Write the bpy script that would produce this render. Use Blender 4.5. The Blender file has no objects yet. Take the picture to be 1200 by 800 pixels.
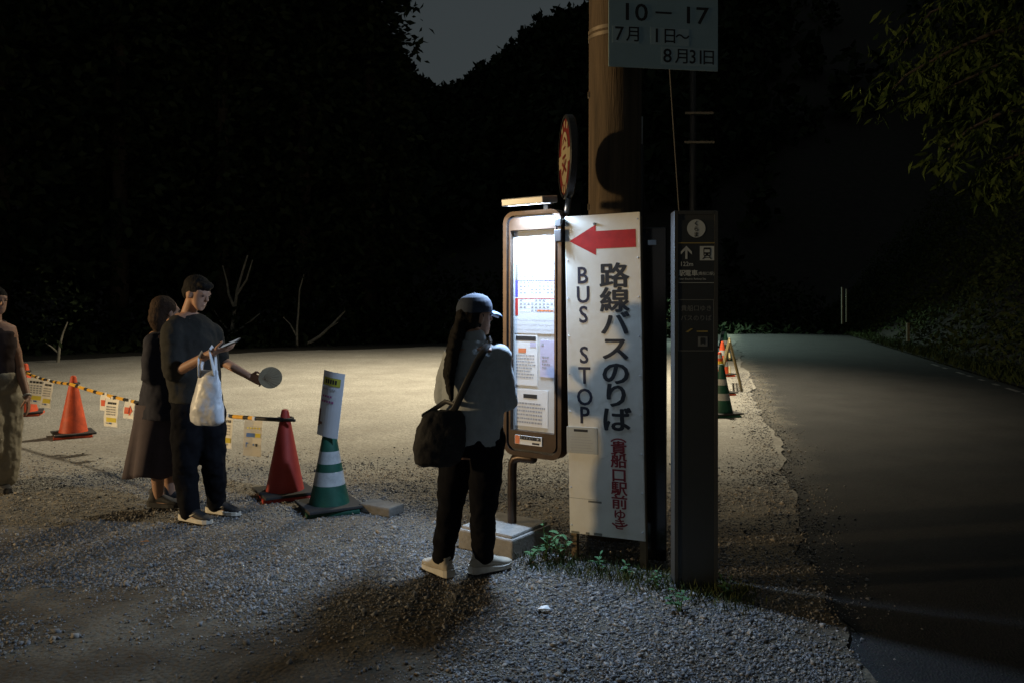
import bpy, bmesh, math, random
import numpy as np
from mathutils import Vector, Matrix, noise as mnoise
random.seed(7); np.random.seed(7)
R = math.radians
sc = bpy.context.scene
COL = sc.collection

# ------------------------------------------------------------------ camera, world, lights
FPX, HOR, EYE = 933.0, 348.0, 1.6          # focal length and horizon row of the 1200x800 photograph, eye height in metres
cd = bpy.data.cameras.new('camera'); cam = bpy.data.objects.new('camera', cd); COL.objects.link(cam)
cam.location = (0, 0, EYE); cam.rotation_euler = (R(90), 0, 0)
cd.sensor_width = 36; cd.lens = 36 * FPX / 1200; cd.shift_y = -(400 - HOR) / 1200
cd.clip_start = 0.1; cd.clip_end = 2000
sc.camera = cam
sc.render.engine = 'CYCLES'
sc.cycles.use_denoising = True
sc.cycles.max_bounces = 6
sc.view_settings.view_transform = 'Standard'; sc.view_settings.look = 'None'
sc.view_settings.exposure = 0; sc.view_settings.gamma = 1

w = bpy.data.worlds.new('World'); sc.world = w; w.use_nodes = True
nt = w.node_tree; bg = nt.nodes['Background']
sky = nt.nodes.new('ShaderNodeTexSky'); sky.sky_type = 'NISHITA'; sky.sun_disc = False
sky.sun_elevation = R(4); sky.sun_rotation = R(200); sky.air_density = 1.0; sky.dust_density = 1.0
hs = nt.nodes.new('ShaderNodeHueSaturation'); hs.inputs['Saturation'].default_value = 0.28
even = nt.nodes.new('ShaderNodeMix'); even.data_type = 'RGBA'; even.inputs[0].default_value = 0.93   # thin night overcast evens out the glow
even.inputs[7].default_value = (0.80, 0.98, 1.05, 1)
nt.links.new(sky.outputs[0], hs.inputs['Color']); nt.links.new(hs.outputs[0], even.inputs[6]); nt.links.new(even.outputs[2], bg.inputs[0])
bg.inputs[1].default_value = 0.041

def lamp(name, typ, loc, energy, color, target=None, **kw):
    l = bpy.data.lights.new(name, typ); o = bpy.data.objects.new(name, l); COL.objects.link(o)
    o.location = loc; l.energy = energy; l.color = color
    for k, v in kw.items(): setattr(l, k, v)
    if target is not None:
        o.rotation_euler = (Vector(target) - Vector(loc)).to_track_quat('-Z', 'Y').to_euler()
    return o
# last glow of dusk, far too weak to see as a sun
lamp('sun', 'SUN', (0, -30, 40), 0.004, (0.8, 0.9, 1.0), (6, 0, 0), angle=R(12))
WARM = (1.0, 0.89, 0.66)
FLOOD_AT = Vector((-14.0, 2.3, 2.4)); LOT_LAMP_AT = Vector((1.95, 15.4, 10.0)); FAR_LAMP_AT = Vector((7.35, 34.0, 4.7))
lamp('floodlight_beam', 'SPOT', FLOOD_AT, 4900, (1.0, 0.73, 0.39), FLOOD_AT + Vector((13.0, 5.6, -.1)), spot_size=R(57), spot_blend=1.0, shadow_soft_size=0.35)
lamp('lot_lamp_beam', 'SPOT', LOT_LAMP_AT - Vector((0, 0, 0.09)), 16000, WARM, (-.7, 15.2, 0), spot_size=R(102), spot_blend=1.0, shadow_soft_size=0.4)
lamp('far_lamp_beam', 'SPOT', FAR_LAMP_AT - Vector((0, 0, 0.09)), 2300, (0.66, 0.92, 0.80), (8.0, 31.8, 0), spot_size=R(112), spot_blend=0.5, shadow_soft_size=0.1)

# ------------------------------------------------------------------ helpers
def pt(px, py, Y):                          # a point of the place that lies Y metres ahead
    return Vector(((px - 600) * Y / FPX, Y, EYE - (py - HOR) * Y / FPX))
def gp(px, py):                             # a point of the ground
    Y = FPX * EYE / (py - HOR); return Vector(((px - 600) * Y / FPX, Y, 0))

MATS = {}
def mat(name, col, rough=0.7, var=0.25, scale=12.0, bump=0.0, bscale=None, metal=0.0, spec=0.4, emit=None, es=0.0, col2=None, sheen=0):
    if name in MATS: return MATS[name]
    m = bpy.data.materials.new(name); m.use_nodes = True; n = m.node_tree.nodes; L = m.node_tree.links
    p = n['Principled BSDF']
    p.inputs['Roughness'].default_value = rough; p.inputs['Metallic'].default_value = metal
    p.inputs['Specular IOR Level'].default_value = spec
    tc = n.new('ShaderNodeTexCoord'); nz = n.new('ShaderNodeTexNoise'); nz.inputs['Scale'].default_value = scale
    nz.inputs['Detail'].default_value = 6; nz.inputs['Roughness'].default_value = 0.65
    L.new(tc.outputs['Object'], nz.inputs['Vector'])
    mx = n.new('ShaderNodeMix'); mx.data_type = 'RGBA'
    c2 = col2 or tuple(c * (1 - var) for c in col)
    mx.inputs[6].default_value = (*c2, 1); mx.inputs[7].default_value = (*[min(1, c * (1 + var * .5)) for c in col], 1)
    rp = n.new('ShaderNodeMapRange'); rp.inputs[1].default_value = .3; rp.inputs[2].default_value = .7
    L.new(nz.outputs['Fac'], rp.inputs[0]); L.new(rp.outputs[0], mx.inputs[0]); L.new(mx.outputs[2], p.inputs['Base Color'])
    if bump:
        b = n.new('ShaderNodeBump'); b.inputs['Strength'].default_value = bump; b.inputs['Distance'].default_value = 0.01
        n2 = n.new('ShaderNodeTexNoise'); n2.inputs['Scale'].default_value = bscale or scale * 4; n2.inputs['Detail'].default_value = 4
        L.new(tc.outputs['Object'], n2.inputs['Vector']); L.new(n2.outputs['Fac'], b.inputs['Height']); L.new(b.outputs[0], p.inputs['Normal'])
    if emit:
        p.inputs['Emission Color'].default_value = (*emit, 1); p.inputs['Emission Strength'].default_value = es
    if sheen: p.inputs['Sheen Weight'].default_value = sheen
    MATS[name] = m; return m

class MB:
    def __init__(s): s.v = []; s.f = []; s.m = []; s.sm = []
    def add(s, vs, fs, mi=0, smooth=False):
        o = len(s.v); s.v += [Vector(v) for v in vs]
        for f in fs: s.f.append([i + o for i in f]); s.m.append(mi); s.sm.append(smooth)
        return s
    def box(s, c, d, rot=None, mi=0, taper=1.0):
        x, y, z = d[0] / 2, d[1] / 2, d[2] / 2; t = taper
        vs = [(-x, -y, -z), (x, -y, -z), (x, y, -z), (-x, y, -z), (-x * t, -y * t, z), (x * t, -y * t, z), (x * t, y * t, z), (-x * t, y * t, z)]
        M = rot.to_3x3() if rot else Matrix.Identity(3)
        return s.add([M @ Vector(v) + Vector(c) for v in vs], [(3, 2, 1, 0), (4, 5, 6, 7), (0, 1, 5, 4), (1, 2, 6, 5), (2, 3, 7, 6), (3, 0, 4, 7)], mi)
    def bbox(s, c, d, b=0.006, rot=None, mi=0):  # box with chamfered edges
        bm = bmesh.new(); bmesh.ops.create_cube(bm, size=1)
        for v in bm.verts: v.co = Vector((v.co.x * d[0], v.co.y * d[1], v.co.z * d[2]))
        bmesh.ops.bevel(bm, geom=bm.edges[:], offset=b, segments=2, affect='EDGES', profile=0.6)
        M = rot.to_3x3() if rot else Matrix.Identity(3)
        bm.verts.index_update()
        s.add([M @ v.co + Vector(c) for v in bm.verts], [[v.index for v in f.verts] for f in bm.faces], mi); bm.free(); return s
    def loft(s, rings, n=16, mi=0, closed=True, power=2.0, smooth=True):
        vs = []; fs = []
        for c, ax, ay in rings:
            for k in range(n):
                a = 2 * math.pi * k / n; ca, sa = math.cos(a), math.sin(a)
                ca = math.copysign(abs(ca) ** (2 / power), ca); sa = math.copysign(abs(sa) ** (2 / power), sa)
                vs.append(Vector(c) + Vector(ax) * ca + Vector(ay) * sa)
        for i in range(len(rings) - 1):
            for k in range(n):
                k2 = (k + 1) % n
                fs.append((i * n + k, i * n + k2, (i + 1) * n + k2, (i + 1) * n + k))
        if closed:
            fs.append(tuple(reversed(range(n)))); fs.append(tuple((len(rings) - 1) * n + k for k in range(n)))
        return s.add(vs, fs, mi, smooth)
    def tube(s, pts, rad, n=10, mi=0, cap=True, flat=1.0, ref=None):
        pts = [Vector(p) for p in pts]
        if not hasattr(rad, '__len__'): rad = [rad] * len(pts)
        rings = []; up = Vector(ref) if ref else None
        for i, p in enumerate(pts):
            d = (pts[min(i + 1, len(pts) - 1)] - pts[max(i - 1, 0)]).normalized()
            if up is None: up = Vector((0, 0, 1)) if abs(d.z) < .9 else Vector((1, 0, 0))
            a = up.cross(d)
            if a.length < 1e-5: a = Vector((0, 1, 0)).cross(d)
            a.normalize(); b = d.cross(a).normalized(); up = b if not ref else Vector(ref)
            rings.append((p, a * rad[i], b * rad[i] * flat))
            if cap and i in (0, len(pts) - 1):
                e = -d if i == 0 else d; ex = [(p + e * rad[i] * h, a * rad[i] * q, b * rad[i] * q * flat) for h, q in ((.5, .87), (.87, .5), (.98, .18))]
                if i == 0: rings = ex[::-1] + rings
                else: rings += ex
        return s.loft(rings, n, mi, True)
    def ball(s, c, r, n=14, mi=0, axes=None):
        r = Vector(r) if hasattr(r, '__len__') else Vector((r, r, r))
        A = axes or (Vector((1, 0, 0)), Vector((0, 1, 0)), Vector((0, 0, 1)))
        rings = []
        for i in range(n + 1):
            t = -math.pi / 2 + math.pi * (i * .96 + .02 * n) / n
            rings.append((Vector(c) + A[2] * r.z * math.sin(t), A[0] * r.x * math.cos(t), A[1] * r.y * math.cos(t)))
        return s.loft(rings, n + 4, mi)
    def lathe(s, c, prof, n=24, mi=None):
        c = Vector(c); o = len(prof)
        for i in range(o - 1):
            (r0, z0), (r1, z1) = prof[i], prof[i + 1]
            vs = []; fs = []
            for k in range(n):
                a = 2 * math.pi * k / n
                vs.append(c + Vector((r0 * math.cos(a), r0 * math.sin(a), z0))); vs.append(c + Vector((r1 * math.cos(a), r1 * math.sin(a), z1)))
            for k in range(n):
                k2 = (k + 1) % n; fs.append((2 * k, 2 * k2, 2 * k2 + 1, 2 * k + 1))
            s.add(vs, fs, mi[i] if mi else 0, True)
        return s
    def poly(s, pts, th, n=(0, -1, 0), mi=0):      # flat outline with thickness along -n
        n = Vector(n); k = len(pts); a = [Vector(p) for p in pts]; b = [p - n * th for p in a]
        return s.add(a + b, [tuple(range(k)), tuple(reversed(range(k, 2 * k)))] + [(i, k + i, k + (i + 1) % k, (i + 1) % k) for i in range(k)], mi)
    def text(s, body, x, z, size, y=-0.002, sx=1.0, bold=0.0, mi=0, align='L', th=0.0):   # lettering in a local xz plane that faces -y
        vs, fs = glyphs(body, bold)
        if not vs: return s
        xs = [v[0] for v in vs]; w_ = max(xs) - min(xs)
        off = {'L': 0, 'C': -(max(xs) + min(xs)) / 2, 'R': -max(xs)}[align]
        return s.add([Vector((x + (v[0] + off) * size * sx, y - v[2] * .06, z + v[1] * size)) for v in vs], fs, mi)
    def build(s, name, mats, parent=None, world=True, fix=False, auto=None):
        me = bpy.data.meshes.new(name)
        M = None
        if parent is not None and world:
            M = Matrix.Identity(4); q = parent
            while q is not None: M = q.matrix_basis @ M; q = q.parent
            M.invert()
        me.from_pydata([tuple(M @ v) if M else tuple(v) for v in s.v], [], s.f)
        if not isinstance(mats, (list, tuple)): mats = [mats]
        for m in mats: me.materials.append(m)
        me.polygons.foreach_set('material_index', s.m); me.polygons.foreach_set('use_smooth', s.sm)
        if fix:
            bm = bmesh.new(); bm.from_mesh(me); bmesh.ops.remove_doubles(bm, verts=bm.verts, dist=1e-5); bmesh.ops.recalc_face_normals(bm, faces=bm.faces); bm.to_mesh(me); bm.free()
        me.update(); return link(name, me, parent)
    def solid(s, name, m, parent, voxel, smooth=4, wrinkle=0.0, wscale=0.12):   # fuse overlapping shells into one continuous skin
        o = s.build(name, m, parent, fix=False)
        md = o.modifiers.new('r', 'REMESH'); md.mode = 'VOXEL'; md.voxel_size = voxel; md.use_smooth_shade = True
        if smooth:
            q = o.modifiers.new('s', 'SMOOTH'); q.factor = .5; q.iterations = smooth
        if wrinkle:
            t = bpy.data.textures.new('w', 'CLOUDS'); t.noise_scale = wscale; t.noise_depth = 2
            d = o.modifiers.new('d', 'DISPLACE'); d.texture = t; d.strength = wrinkle; d.mid_level = .5; d.texture_coords = 'LOCAL'
        bpy.context.view_layer.update()
        ev = o.evaluated_get(bpy.context.evaluated_depsgraph_get())
        me = bpy.data.meshes.new_from_object(ev); o.modifiers.clear(); old = o.data; o.data = me; me.name = name
        bpy.data.meshes.remove(old)
        if not me.materials: me.materials.append(m)
        return o
_gl = {}
def glyphs(body, bold):
    k = (body, bold)
    if k not in _gl and bold:
        vs, fs = glyphs(body, 0); V_ = []; F_ = []
        for i, (dx, dy) in enumerate(((0, 0), (1, 0), (-1, 0), (0, .8), (0, -.8), (.7, .6), (-.7, -.6), (.7, -.6), (-.7, .6))):
            o_ = len(V_); V_ += [(v[0] + dx * bold, v[1] + dy * bold, .0004 * i) for v in vs]; F_ += [tuple(a + o_ for a in f) for f in fs]
        _gl[k] = (V_, F_)
    if k not in _gl:
        c = bpy.data.curves.new('t', 'FONT'); c.body = body; c.resolution_u = 3
        o = bpy.data.objects.new('t', c); COL.objects.link(o)
        bpy.context.view_layer.update()
        me = bpy.data.meshes.new_from_object(o.evaluated_get(bpy.context.evaluated_depsgraph_get()))
        _gl[k] = ([tuple(v.co) for v in me.vertices], [tuple(p.vertices) for p in me.polygons])
        bpy.data.objects.remove(o); bpy.data.curves.remove(c); bpy.data.meshes.remove(me)
    return _gl[k]
def link(name, me, parent=None):
    o = bpy.data.objects.new(name, me); COL.objects.link(o)
    if parent is not None: o.parent = parent
    return o
def tag(o, label=None, cat=None, group=None, kind=None):
    for k, v in (('label', label), ('category', cat), ('group', group), ('kind', kind)):
        if v: o[k] = v
    return o
def thing(name, loc, label, cat, rz=0.0, group=None, tilt=0.0):
    o = bpy.data.objects.new(name, None); COL.objects.link(o); o.empty_display_size = .1
    o.location = loc; o.rotation_euler = (0, tilt, rz); o.rotation_mode = 'XYZ'
    bpy.context.view_layer.update()
    return tag(o, label, cat, group)
def dup(root, loc, rz=None, label=None, scale=None):
    c = root.copy(); COL.objects.link(c); c.location = loc
    if rz is not None: c.rotation_euler.z = rz
    if scale: c.scale = (scale,) * 3 if not hasattr(scale, '__len__') else scale
    if label: c['label'] = label
    for ch in root.children:
        d = ch.copy(); COL.objects.link(d); d.parent = c
        for g in ch.children:
            e = g.copy(); COL.objects.link(e); e.parent = d
    return c
def mesh_np(name, V, Q, m, parent=None, smooth=False):
    V = np.asarray(V, np.float32); Q = np.asarray(Q, np.int32); k = Q.shape[1]
    me = bpy.data.meshes.new(name); me.vertices.add(len(V)); me.vertices.foreach_set('co', V.ravel())
    me.loops.add(Q.size); me.loops.foreach_set('vertex_index', Q.ravel())
    me.polygons.add(len(Q)); me.polygons.foreach_set('loop_start', np.arange(0, Q.size, k, dtype=np.int32))
    me.polygons.foreach_set('loop_total', np.full(len(Q), k, np.int32))
    if smooth: me.polygons.foreach_set('use_smooth', np.ones(len(Q), bool))
    me.materials.append(m); me.update(calc_edges=True); me.validate()
    return link(name, me, parent) if name else me
def leaf_arrays(C, size, aspect=.45, D=None, droop=0.0, rng=np.random):
    """one bent diamond of two halves per centre; C (N,3), size (N,), D leaf directions"""
    N = len(C)
    if D is None: D = rng.normal(size=(N, 3))
    D = D + 0; D[:, 2] -= droop; D /= np.linalg.norm(D, axis=1, keepdims=True) + 1e-9
    U = rng.normal(size=(N, 3)); S = np.cross(D, U); S /= np.linalg.norm(S, axis=1, keepdims=True) + 1e-9
    Nn = np.cross(S, D); s = np.asarray(size).reshape(-1, 1) * np.ones((N, 1))
    P0 = C; P1 = C + D * s * .5 + S * s * aspect * .5 + Nn * s * .06; P2 = C + D * s - Nn * s * .10; P3 = C + D * s * .5 - S * s * aspect * .5 + Nn * s * .06
    V = np.stack([P0, P1, P2, P3], 1).reshape(-1, 3); Q = np.arange(4 * N).reshape(N, 4)
    return V, Q

# ------------------------------------------------------------------ materials of the setting
def ground_material():
    m = bpy.data.materials.new('gravel_soil'); m.use_nodes = True; n = m.node_tree.nodes; L = m.node_tree.links; p = n['Principled BSDF']
    tc = n.new('ShaderNodeTexCoord'); sp = n.new('ShaderNodeSeparateXYZ'); L.new(tc.outputs['Object'], sp.inputs[0])
    def noise(s, d=6, r=.6):
        q = n.new('ShaderNodeTexNoise'); q.inputs['Scale'].default_value = s; q.inputs['Detail'].default_value = d; q.inputs['Roughness'].default_value = r
        L.new(tc.outputs['Object'], q.inputs['Vector']); return q.outputs['Fac']
    def rng(i, a, b, c=0, d=1):
        q = n.new('ShaderNodeMapRange'); q.inputs[1].default_value = a; q.inputs[2].default_value = b; q.inputs[3].default_value = c; q.inputs[4].default_value = d
        L.new(i, q.inputs[0]); return q.outputs[0]
    def mix(f, a, b):
        q = n.new('ShaderNodeMix'); q.data_type = 'RGBA'
        if isinstance(f, float): q.inputs[0].default_value = f
        else: L.new(f, q.inputs[0])
        for k, v in ((6, a), (7, b)):
            if isinstance(v, tuple): q.inputs[k].default_value = (*v, 1)
            else: L.new(v, q.inputs[k])
        return q.outputs[2]
    def math_(op, a, b):
        q = n.new('ShaderNodeMath'); q.operation = op
        for k, v in ((0, a), (1, b)):
            if isinstance(v, float): q.inputs[k].default_value = v
            else: L.new(v, q.inputs[k])
        return q.outputs[0]
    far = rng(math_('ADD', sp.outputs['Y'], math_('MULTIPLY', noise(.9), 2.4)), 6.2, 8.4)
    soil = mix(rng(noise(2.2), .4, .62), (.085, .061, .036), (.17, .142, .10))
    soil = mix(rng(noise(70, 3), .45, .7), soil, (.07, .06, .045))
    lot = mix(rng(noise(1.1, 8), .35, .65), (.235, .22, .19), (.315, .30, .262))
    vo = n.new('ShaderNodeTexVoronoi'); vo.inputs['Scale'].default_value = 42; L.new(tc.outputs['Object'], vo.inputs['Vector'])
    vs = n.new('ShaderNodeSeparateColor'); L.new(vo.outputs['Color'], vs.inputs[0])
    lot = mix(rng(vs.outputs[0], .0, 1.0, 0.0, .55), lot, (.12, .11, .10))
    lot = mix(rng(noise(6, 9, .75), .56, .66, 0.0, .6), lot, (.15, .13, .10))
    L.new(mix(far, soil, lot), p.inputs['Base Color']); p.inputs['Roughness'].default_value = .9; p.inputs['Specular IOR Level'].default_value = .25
    b = n.new('ShaderNodeBump'); b.inputs['Distance'].default_value = .012; b.inputs['Strength'].default_value = .6
    L.new(math_('ADD', math_('MULTIPLY', vo.outputs['Distance'], -1.2), noise(26, 6, .7)), b.inputs['Height']); L.new(b.outputs[0], p.inputs['Normal'])
    return m
def stone_material():
    m = bpy.data.materials.new('crushed_stone'); m.use_nodes = True; n = m.node_tree.nodes; L = m.node_tree.links; p = n['Principled BSDF']
    g = n.new('ShaderNodeNewGeometry'); r = n.new('ShaderNodeValToRGB'); e = r.color_ramp.elements
    e[0].color = (.06, .058, .056, 1); e[1].color = (.31, .30, .285, 1)
    for pos, c in ((.35, (.135, .137, .145)), (.6, (.20, .20, .205)), (.8, (.25, .205, .15))):
        q = r.color_ramp.elements.new(pos); q.color = (*c, 1)
    L.new(g.outputs['Random Per Island'], r.inputs[0]); L.new(r.outputs[0], p.inputs['Base Color'])
    p.inputs['Roughness'].default_value = .75; p.inputs['Specular IOR Level'].default_value = .35
    return m
def asphalt_material(name, col):
    m = mat(name, col, .85, .3, 1.2, spec=.3); n = m.node_tree.nodes; L = m.node_tree.links; p = n['Principled BSDF']
    tc = n.new('ShaderNodeTexCoord'); v = n.new('ShaderNodeTexVoronoi'); v.inputs['Scale'].default_value = 95; L.new(tc.outputs['Object'], v.inputs['Vector'])
    src = p.inputs['Base Color'].links[0].from_socket
    mx = n.new('ShaderNodeMix'); mx.data_type = 'RGBA'; mx.blend_type = 'MULTIPLY'; mx.inputs[0].default_value = .55
    L.new(src, mx.inputs[6]); L.new(v.outputs['Color'], mx.inputs[7])
    hs = n.new('ShaderNodeHueSaturation'); hs.inputs['Saturation'].default_value = .35; hs.inputs['Value'].default_value = .85
    L.new(mx.outputs[2], hs.inputs['Color']); L.new(hs.outputs[0], p.inputs['Base Color'])
    sp = n.new('ShaderNodeSeparateXYZ'); L.new(tc.outputs['Object'], sp.inputs[0])
    def mth(op, a, b):
        q = n.new('ShaderNodeMath'); q.operation = op
        for k, v in ((0, a), (1, b)):
            if isinstance(v, float): q.inputs[k].default_value = v
            else: L.new(v, q.inputs[k])
        return q.outputs[0]
    def nz(sc, d): 
        q = n.new('ShaderNodeTexNoise'); q.inputs['Scale'].default_value = sc; q.inputs['Detail'].default_value = d; q.inputs['Roughness'].default_value = .7; L.new(tc.outputs['Object'], q.inputs['Vector']); return q.outputs['Fac']
    d = mth('ADD', mth('SUBTRACT', sp.outputs['X'], mth('MULTIPLY', sp.outputs['Y'], .2585)), -.597)
    d = mth('ADD', d, mth('MULTIPLY', mth('ADD', nz(2.2, 9), -.5), 1.3))
    d = mth('ADD', d, mth('MULTIPLY', mth('ADD', nz(34.0, 3), -.5), .9))
    rp = n.new('ShaderNodeMapRange'); rp.inputs[1].default_value = -.05; rp.inputs[2].default_value = .42; rp.inputs[3].default_value = .95; rp.inputs[4].default_value = 0; L.new(d, rp.inputs[0])
    dm = n.new('ShaderNodeMix'); dm.data_type = 'RGBA'; ry = n.new('ShaderNodeMapRange'); ry.inputs[1].default_value = 5.5; ry.inputs[2].default_value = 10.0; L.new(sp.outputs['Y'], ry.inputs[0])
    L.new(mth('MULTIPLY', rp.outputs[0], ry.outputs[0]), dm.inputs[0]); L.new(hs.outputs[0], dm.inputs[6]); dm.inputs[7].default_value = (*((.13, .118, .095) if name == 'asphalt' else (.05, .043, .034)), 1)
    L.new(dm.outputs[2], p.inputs['Base Color'])
    b = n.new('ShaderNodeBump'); b.inputs['Strength'].default_value = .6; b.inputs['Distance'].default_value = .006
    L.new(v.outputs['Distance'], b.inputs['Height']); L.new(b.outputs[0], p.inputs['Normal'])
    return m
def leaf_material(name, a, b):
    m = bpy.data.materials.new(name); m.use_nodes = True; n = m.node_tree.nodes; L = m.node_tree.links; p = n['Principled BSDF']
    g = n.new('ShaderNodeNewGeometry'); mx = n.new('ShaderNodeMix'); mx.data_type = 'RGBA'
    mx.inputs[6].default_value = (*a, 1); mx.inputs[7].default_value = (*b, 1)
    L.new(g.outputs['Random Per Island'], mx.inputs[0]); L.new(mx.outputs[2], p.inputs['Base Color'])
    p.inputs['Roughness'].default_value = .8; p.inputs['Specular IOR Level'].default_value = .08
    return m
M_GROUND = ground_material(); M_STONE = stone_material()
M_ASPH = asphalt_material('asphalt', (.050, .047, .042)); M_ASPH2 = asphalt_material('asphalt_patch', (.05, .043, .033))
M_SOIL = mat('forest_soil', (.02, .018, .012), .95, .5, 2.0, bump=.5)
M_CEDAR = leaf_material('cedar_needles', (.010, .016, .008), (.030, .042, .018))
M_LEAF = leaf_material('undergrowth_leaf', (.020, .034, .012), (.055, .072, .026))
M_BAMBOO = leaf_material('drooping_leaf', (.024, .042, .010), (.055, .075, .018))
M_WEED = leaf_material('weed_leaf', (.04, .10, .05), (.09, .17, .07))
M_BARK = mat('bark', (.07, .055, .04), .9, .5, 6, bump=.6)
M_PALEBARK = mat('pale_bark', (.32, .29, .23), .85, .5, 9, bump=.4)

# ------------------------------------------------------------------ ground, road, hills
def road_left(y): return 1.45 + (y - 3.3) * .2585 + .06 * math.sin(y * .9) + .03 * math.sin(y * 2.3)
def road_right(y): return 9.15 + (y - 14.4) * .265
def grid(name, xs0, xs1, ys, nx, m, z, zfun=None, kind='structure'):
    V = []; Q = []
    for y in ys:
        a = xs0(y); b = xs1(y)
        for i in range(nx + 1):
            x = a + (b - a) * i / nx; V.append((x, y, z + (zfun(x, y) if zfun else 0)))
    k = nx + 1
    for j in range(len(ys) - 1):
        for i in range(nx): Q.append((j * k + i, j * k + i + 1, (j + 1) * k + i + 1, (j + 1) * k + i))
    o = mesh_np(name, V, Q, m, smooth=True); tag(o, kind=kind); return o
grid('ground', lambda y: -700, lambda y: 700, [-300, -50, 0, 60, 300, 900], 14, M_SOIL, -.03)
def lot_back(x): return 19.2 + min(max(x + 13.5, -8), 26) * .72 - .012 * max(x + 13.5, 0) ** 2
def lot_bump(x, y): return .010 * mnoise.noise((x * .9, y * .9, 0)) + .004 * mnoise.noise((x * 4, y * 4, 3))
# the lot: columns run from behind the camera to the back edge of the lot
V = []; Q = []; NX, NY = 150, 280
for i in range(NX + 1):
    u = -32 + 0
    for j in range(NY + 1):
        t = j / NY; y = -4 + 36 * t ** 1.35
        xl = -30; xr = road_left(max(y, 0)) + .02 + .09 * mnoise.noise((y * 2.1, 0, 7)) + .06 * mnoise.noise((y * 6.5, 3, 7))
        s = i / NX; x = xr + (xl - xr) * s ** 1.6
        yy = min(y, lot_back(x) + .25 * math.sin(x * 1.7) + .12 * math.sin(x * 4.1))
        V.append((x, yy, lot_bump(x, yy) - (.012 if yy < y else 0)))
for i in range(NX):
    for j in range(NY):
        k = NY + 1; Q.append((i * k + j, (i + 1) * k + j, (i + 1) * k + j + 1, i * k + j + 1))
V = np.array(V); Q = np.array(Q)
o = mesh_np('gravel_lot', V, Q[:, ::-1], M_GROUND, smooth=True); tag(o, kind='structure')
ys = [-6, 0] + [2 + .5 * k for k in range(66)] + [36, 40, 48, 60]
grid('road', lambda y: road_left(max(y, 0)) - .25, road_right, ys, 6, M_ASPH, -.018,
     lambda x, y: .0)
grid('road_patch', lambda y: road_left(y) + .03 + .05 * math.sin(y * 7), lambda y: 4.6 + .05 * math.sin(y * 5), [1.2 + .1 * k for k in range(29)], 4, M_ASPH2, -.013)
# worn white edge line on the far side
mb = MB()
y = 12.0
while y < 19:
    l = random.uniform(.25, .9)
    x = road_right(y) - .32
    mb.add([(x, y, -.013), (x + .09, y, -.013), (x + .09 + l * .265, y + l, -.013), (x + l * .265, y + l, -.013)], [(0, 1, 2, 3)])
    y += l + random.uniform(.15, .9)
tag(mb.build('road_edge_line', mat('worn_paint', (.3, .28, .25), .8, .5, 9)), kind='structure')
# bank on the far side of the road
def bank_z(d): return .02 + max(0, d - .7) ** 1.15 * .62 - max(0, d - 7) * .35
ds = [0, .35, .7, 1.2, 2, 3.2, 5, 8, 13, 22, 36]
V = []; Q = []
ysb = [-10 + 1.6 * k for k in range(46)]
for y in ysb:
    for d in ds:
        V.append((road_right(y) - .05 + d, y, bank_z(d) + (.25 * mnoise.noise((d * .6, y * .5, 1)) if d > .6 else 0)))
k = len(ds)
for j in range(len(ysb) - 1):
    for i in range(k - 1): Q.append((j * k + i, j * k + i + 1, (j + 1) * k + i + 1, (j + 1) * k + i))
tag(mesh_np('bank', V, Q, M_SOIL, smooth=True), kind='structure')
# forested hills: a ridge that drops to a notch above the far end of the lot
RIDGE = [(-1800, 40), (-900, -60), (-100, -120), (200, -150), (380, -70), (450, 40), (496, 100), (512, 109), (530, 103), (548, 92), (575, 74), (592, 61), (610, 42), (630, 29), (660, 14), (690, 4), (740, -30), (820, -80), (950, -150), (1200, -190), (1600, -160), (2400, -60), (3400, 40)]
def ridge_z(px):
    for (a, b), (c, d) in zip(RIDGE, RIDGE[1:]):
        if a <= px <= c: return EYE + (HOR - (b + (d - b) * (px - a) / (c - a))) * 190 / FPX
    return 60
V = []; Q = []; pxs = list(range(-1800, 3401, 26)); dl = [60, 75, 95, 120, 150, 175, 190, 200, 260]
for px in pxs:
    a = math.atan((px - 600) / FPX); 
    for i, d in enumerate(dl):
        h = ridge_z(px) - 4.5; t = min(1, max(0, (d - 60) / 130)); z = h * (t ** 1.05) - .5
        if d > 195: z = h - (d - 190) * .4
        V.append(((px - 600) / FPX * d, d, z + (1.2 * mnoise.noise((px * .02, d * .05, 0)) if i else 0)))
k = len(dl)
for j in range(len(pxs) - 1):
    for i in range(k - 1): Q.append((j * k + i, (j + 1) * k + i, (j + 1) * k + i + 1, j * k + i + 1))
tag(mesh_np('hills', V, Q, M_SOIL, smooth=True), kind='structure')
rng = np.random.default_rng(3)
Cs = []; Ss = []
for _ in range(3300):
    px = rng.uniform(330, 900) if _ < 2300 else rng.uniform(-700, 2000); t = rng.uniform(0, 1) ** .4 if _ < 2300 else rng.uniform(0.2, 1)
    d = 60 + 130 * t; z = (ridge_z(px) - 4.5) * t ** 1.05 - .5
    H = rng.uniform(3.0, 6.5) if _ % 7 else rng.uniform(5, 8.2); Rr = H * rng.uniform(.28, .45); nl = 46
    hh = rng.uniform(0.1, 1, nl) ** .8; r = Rr * np.sqrt(rng.uniform(0, 1, nl)) * (1.02 - hh) ** .55; an = rng.uniform(0, 6.283, nl)
    c = np.stack([(px - 600) / FPX * d + r * np.cos(an), d + r * np.sin(an), z + hh * H - .6], 1); Cs.append(c); Ss.append(np.full(nl, H * .26))
C = np.concatenate(Cs); Sz = np.concatenate(Ss)
Vv, Qq = leaf_arrays(C, Sz, .7, rng=rng)
tag(mesh_np('forest', Vv, Qq, M_CEDAR), kind='stuff', label='dark forest covering the hillside below the night sky')

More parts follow.
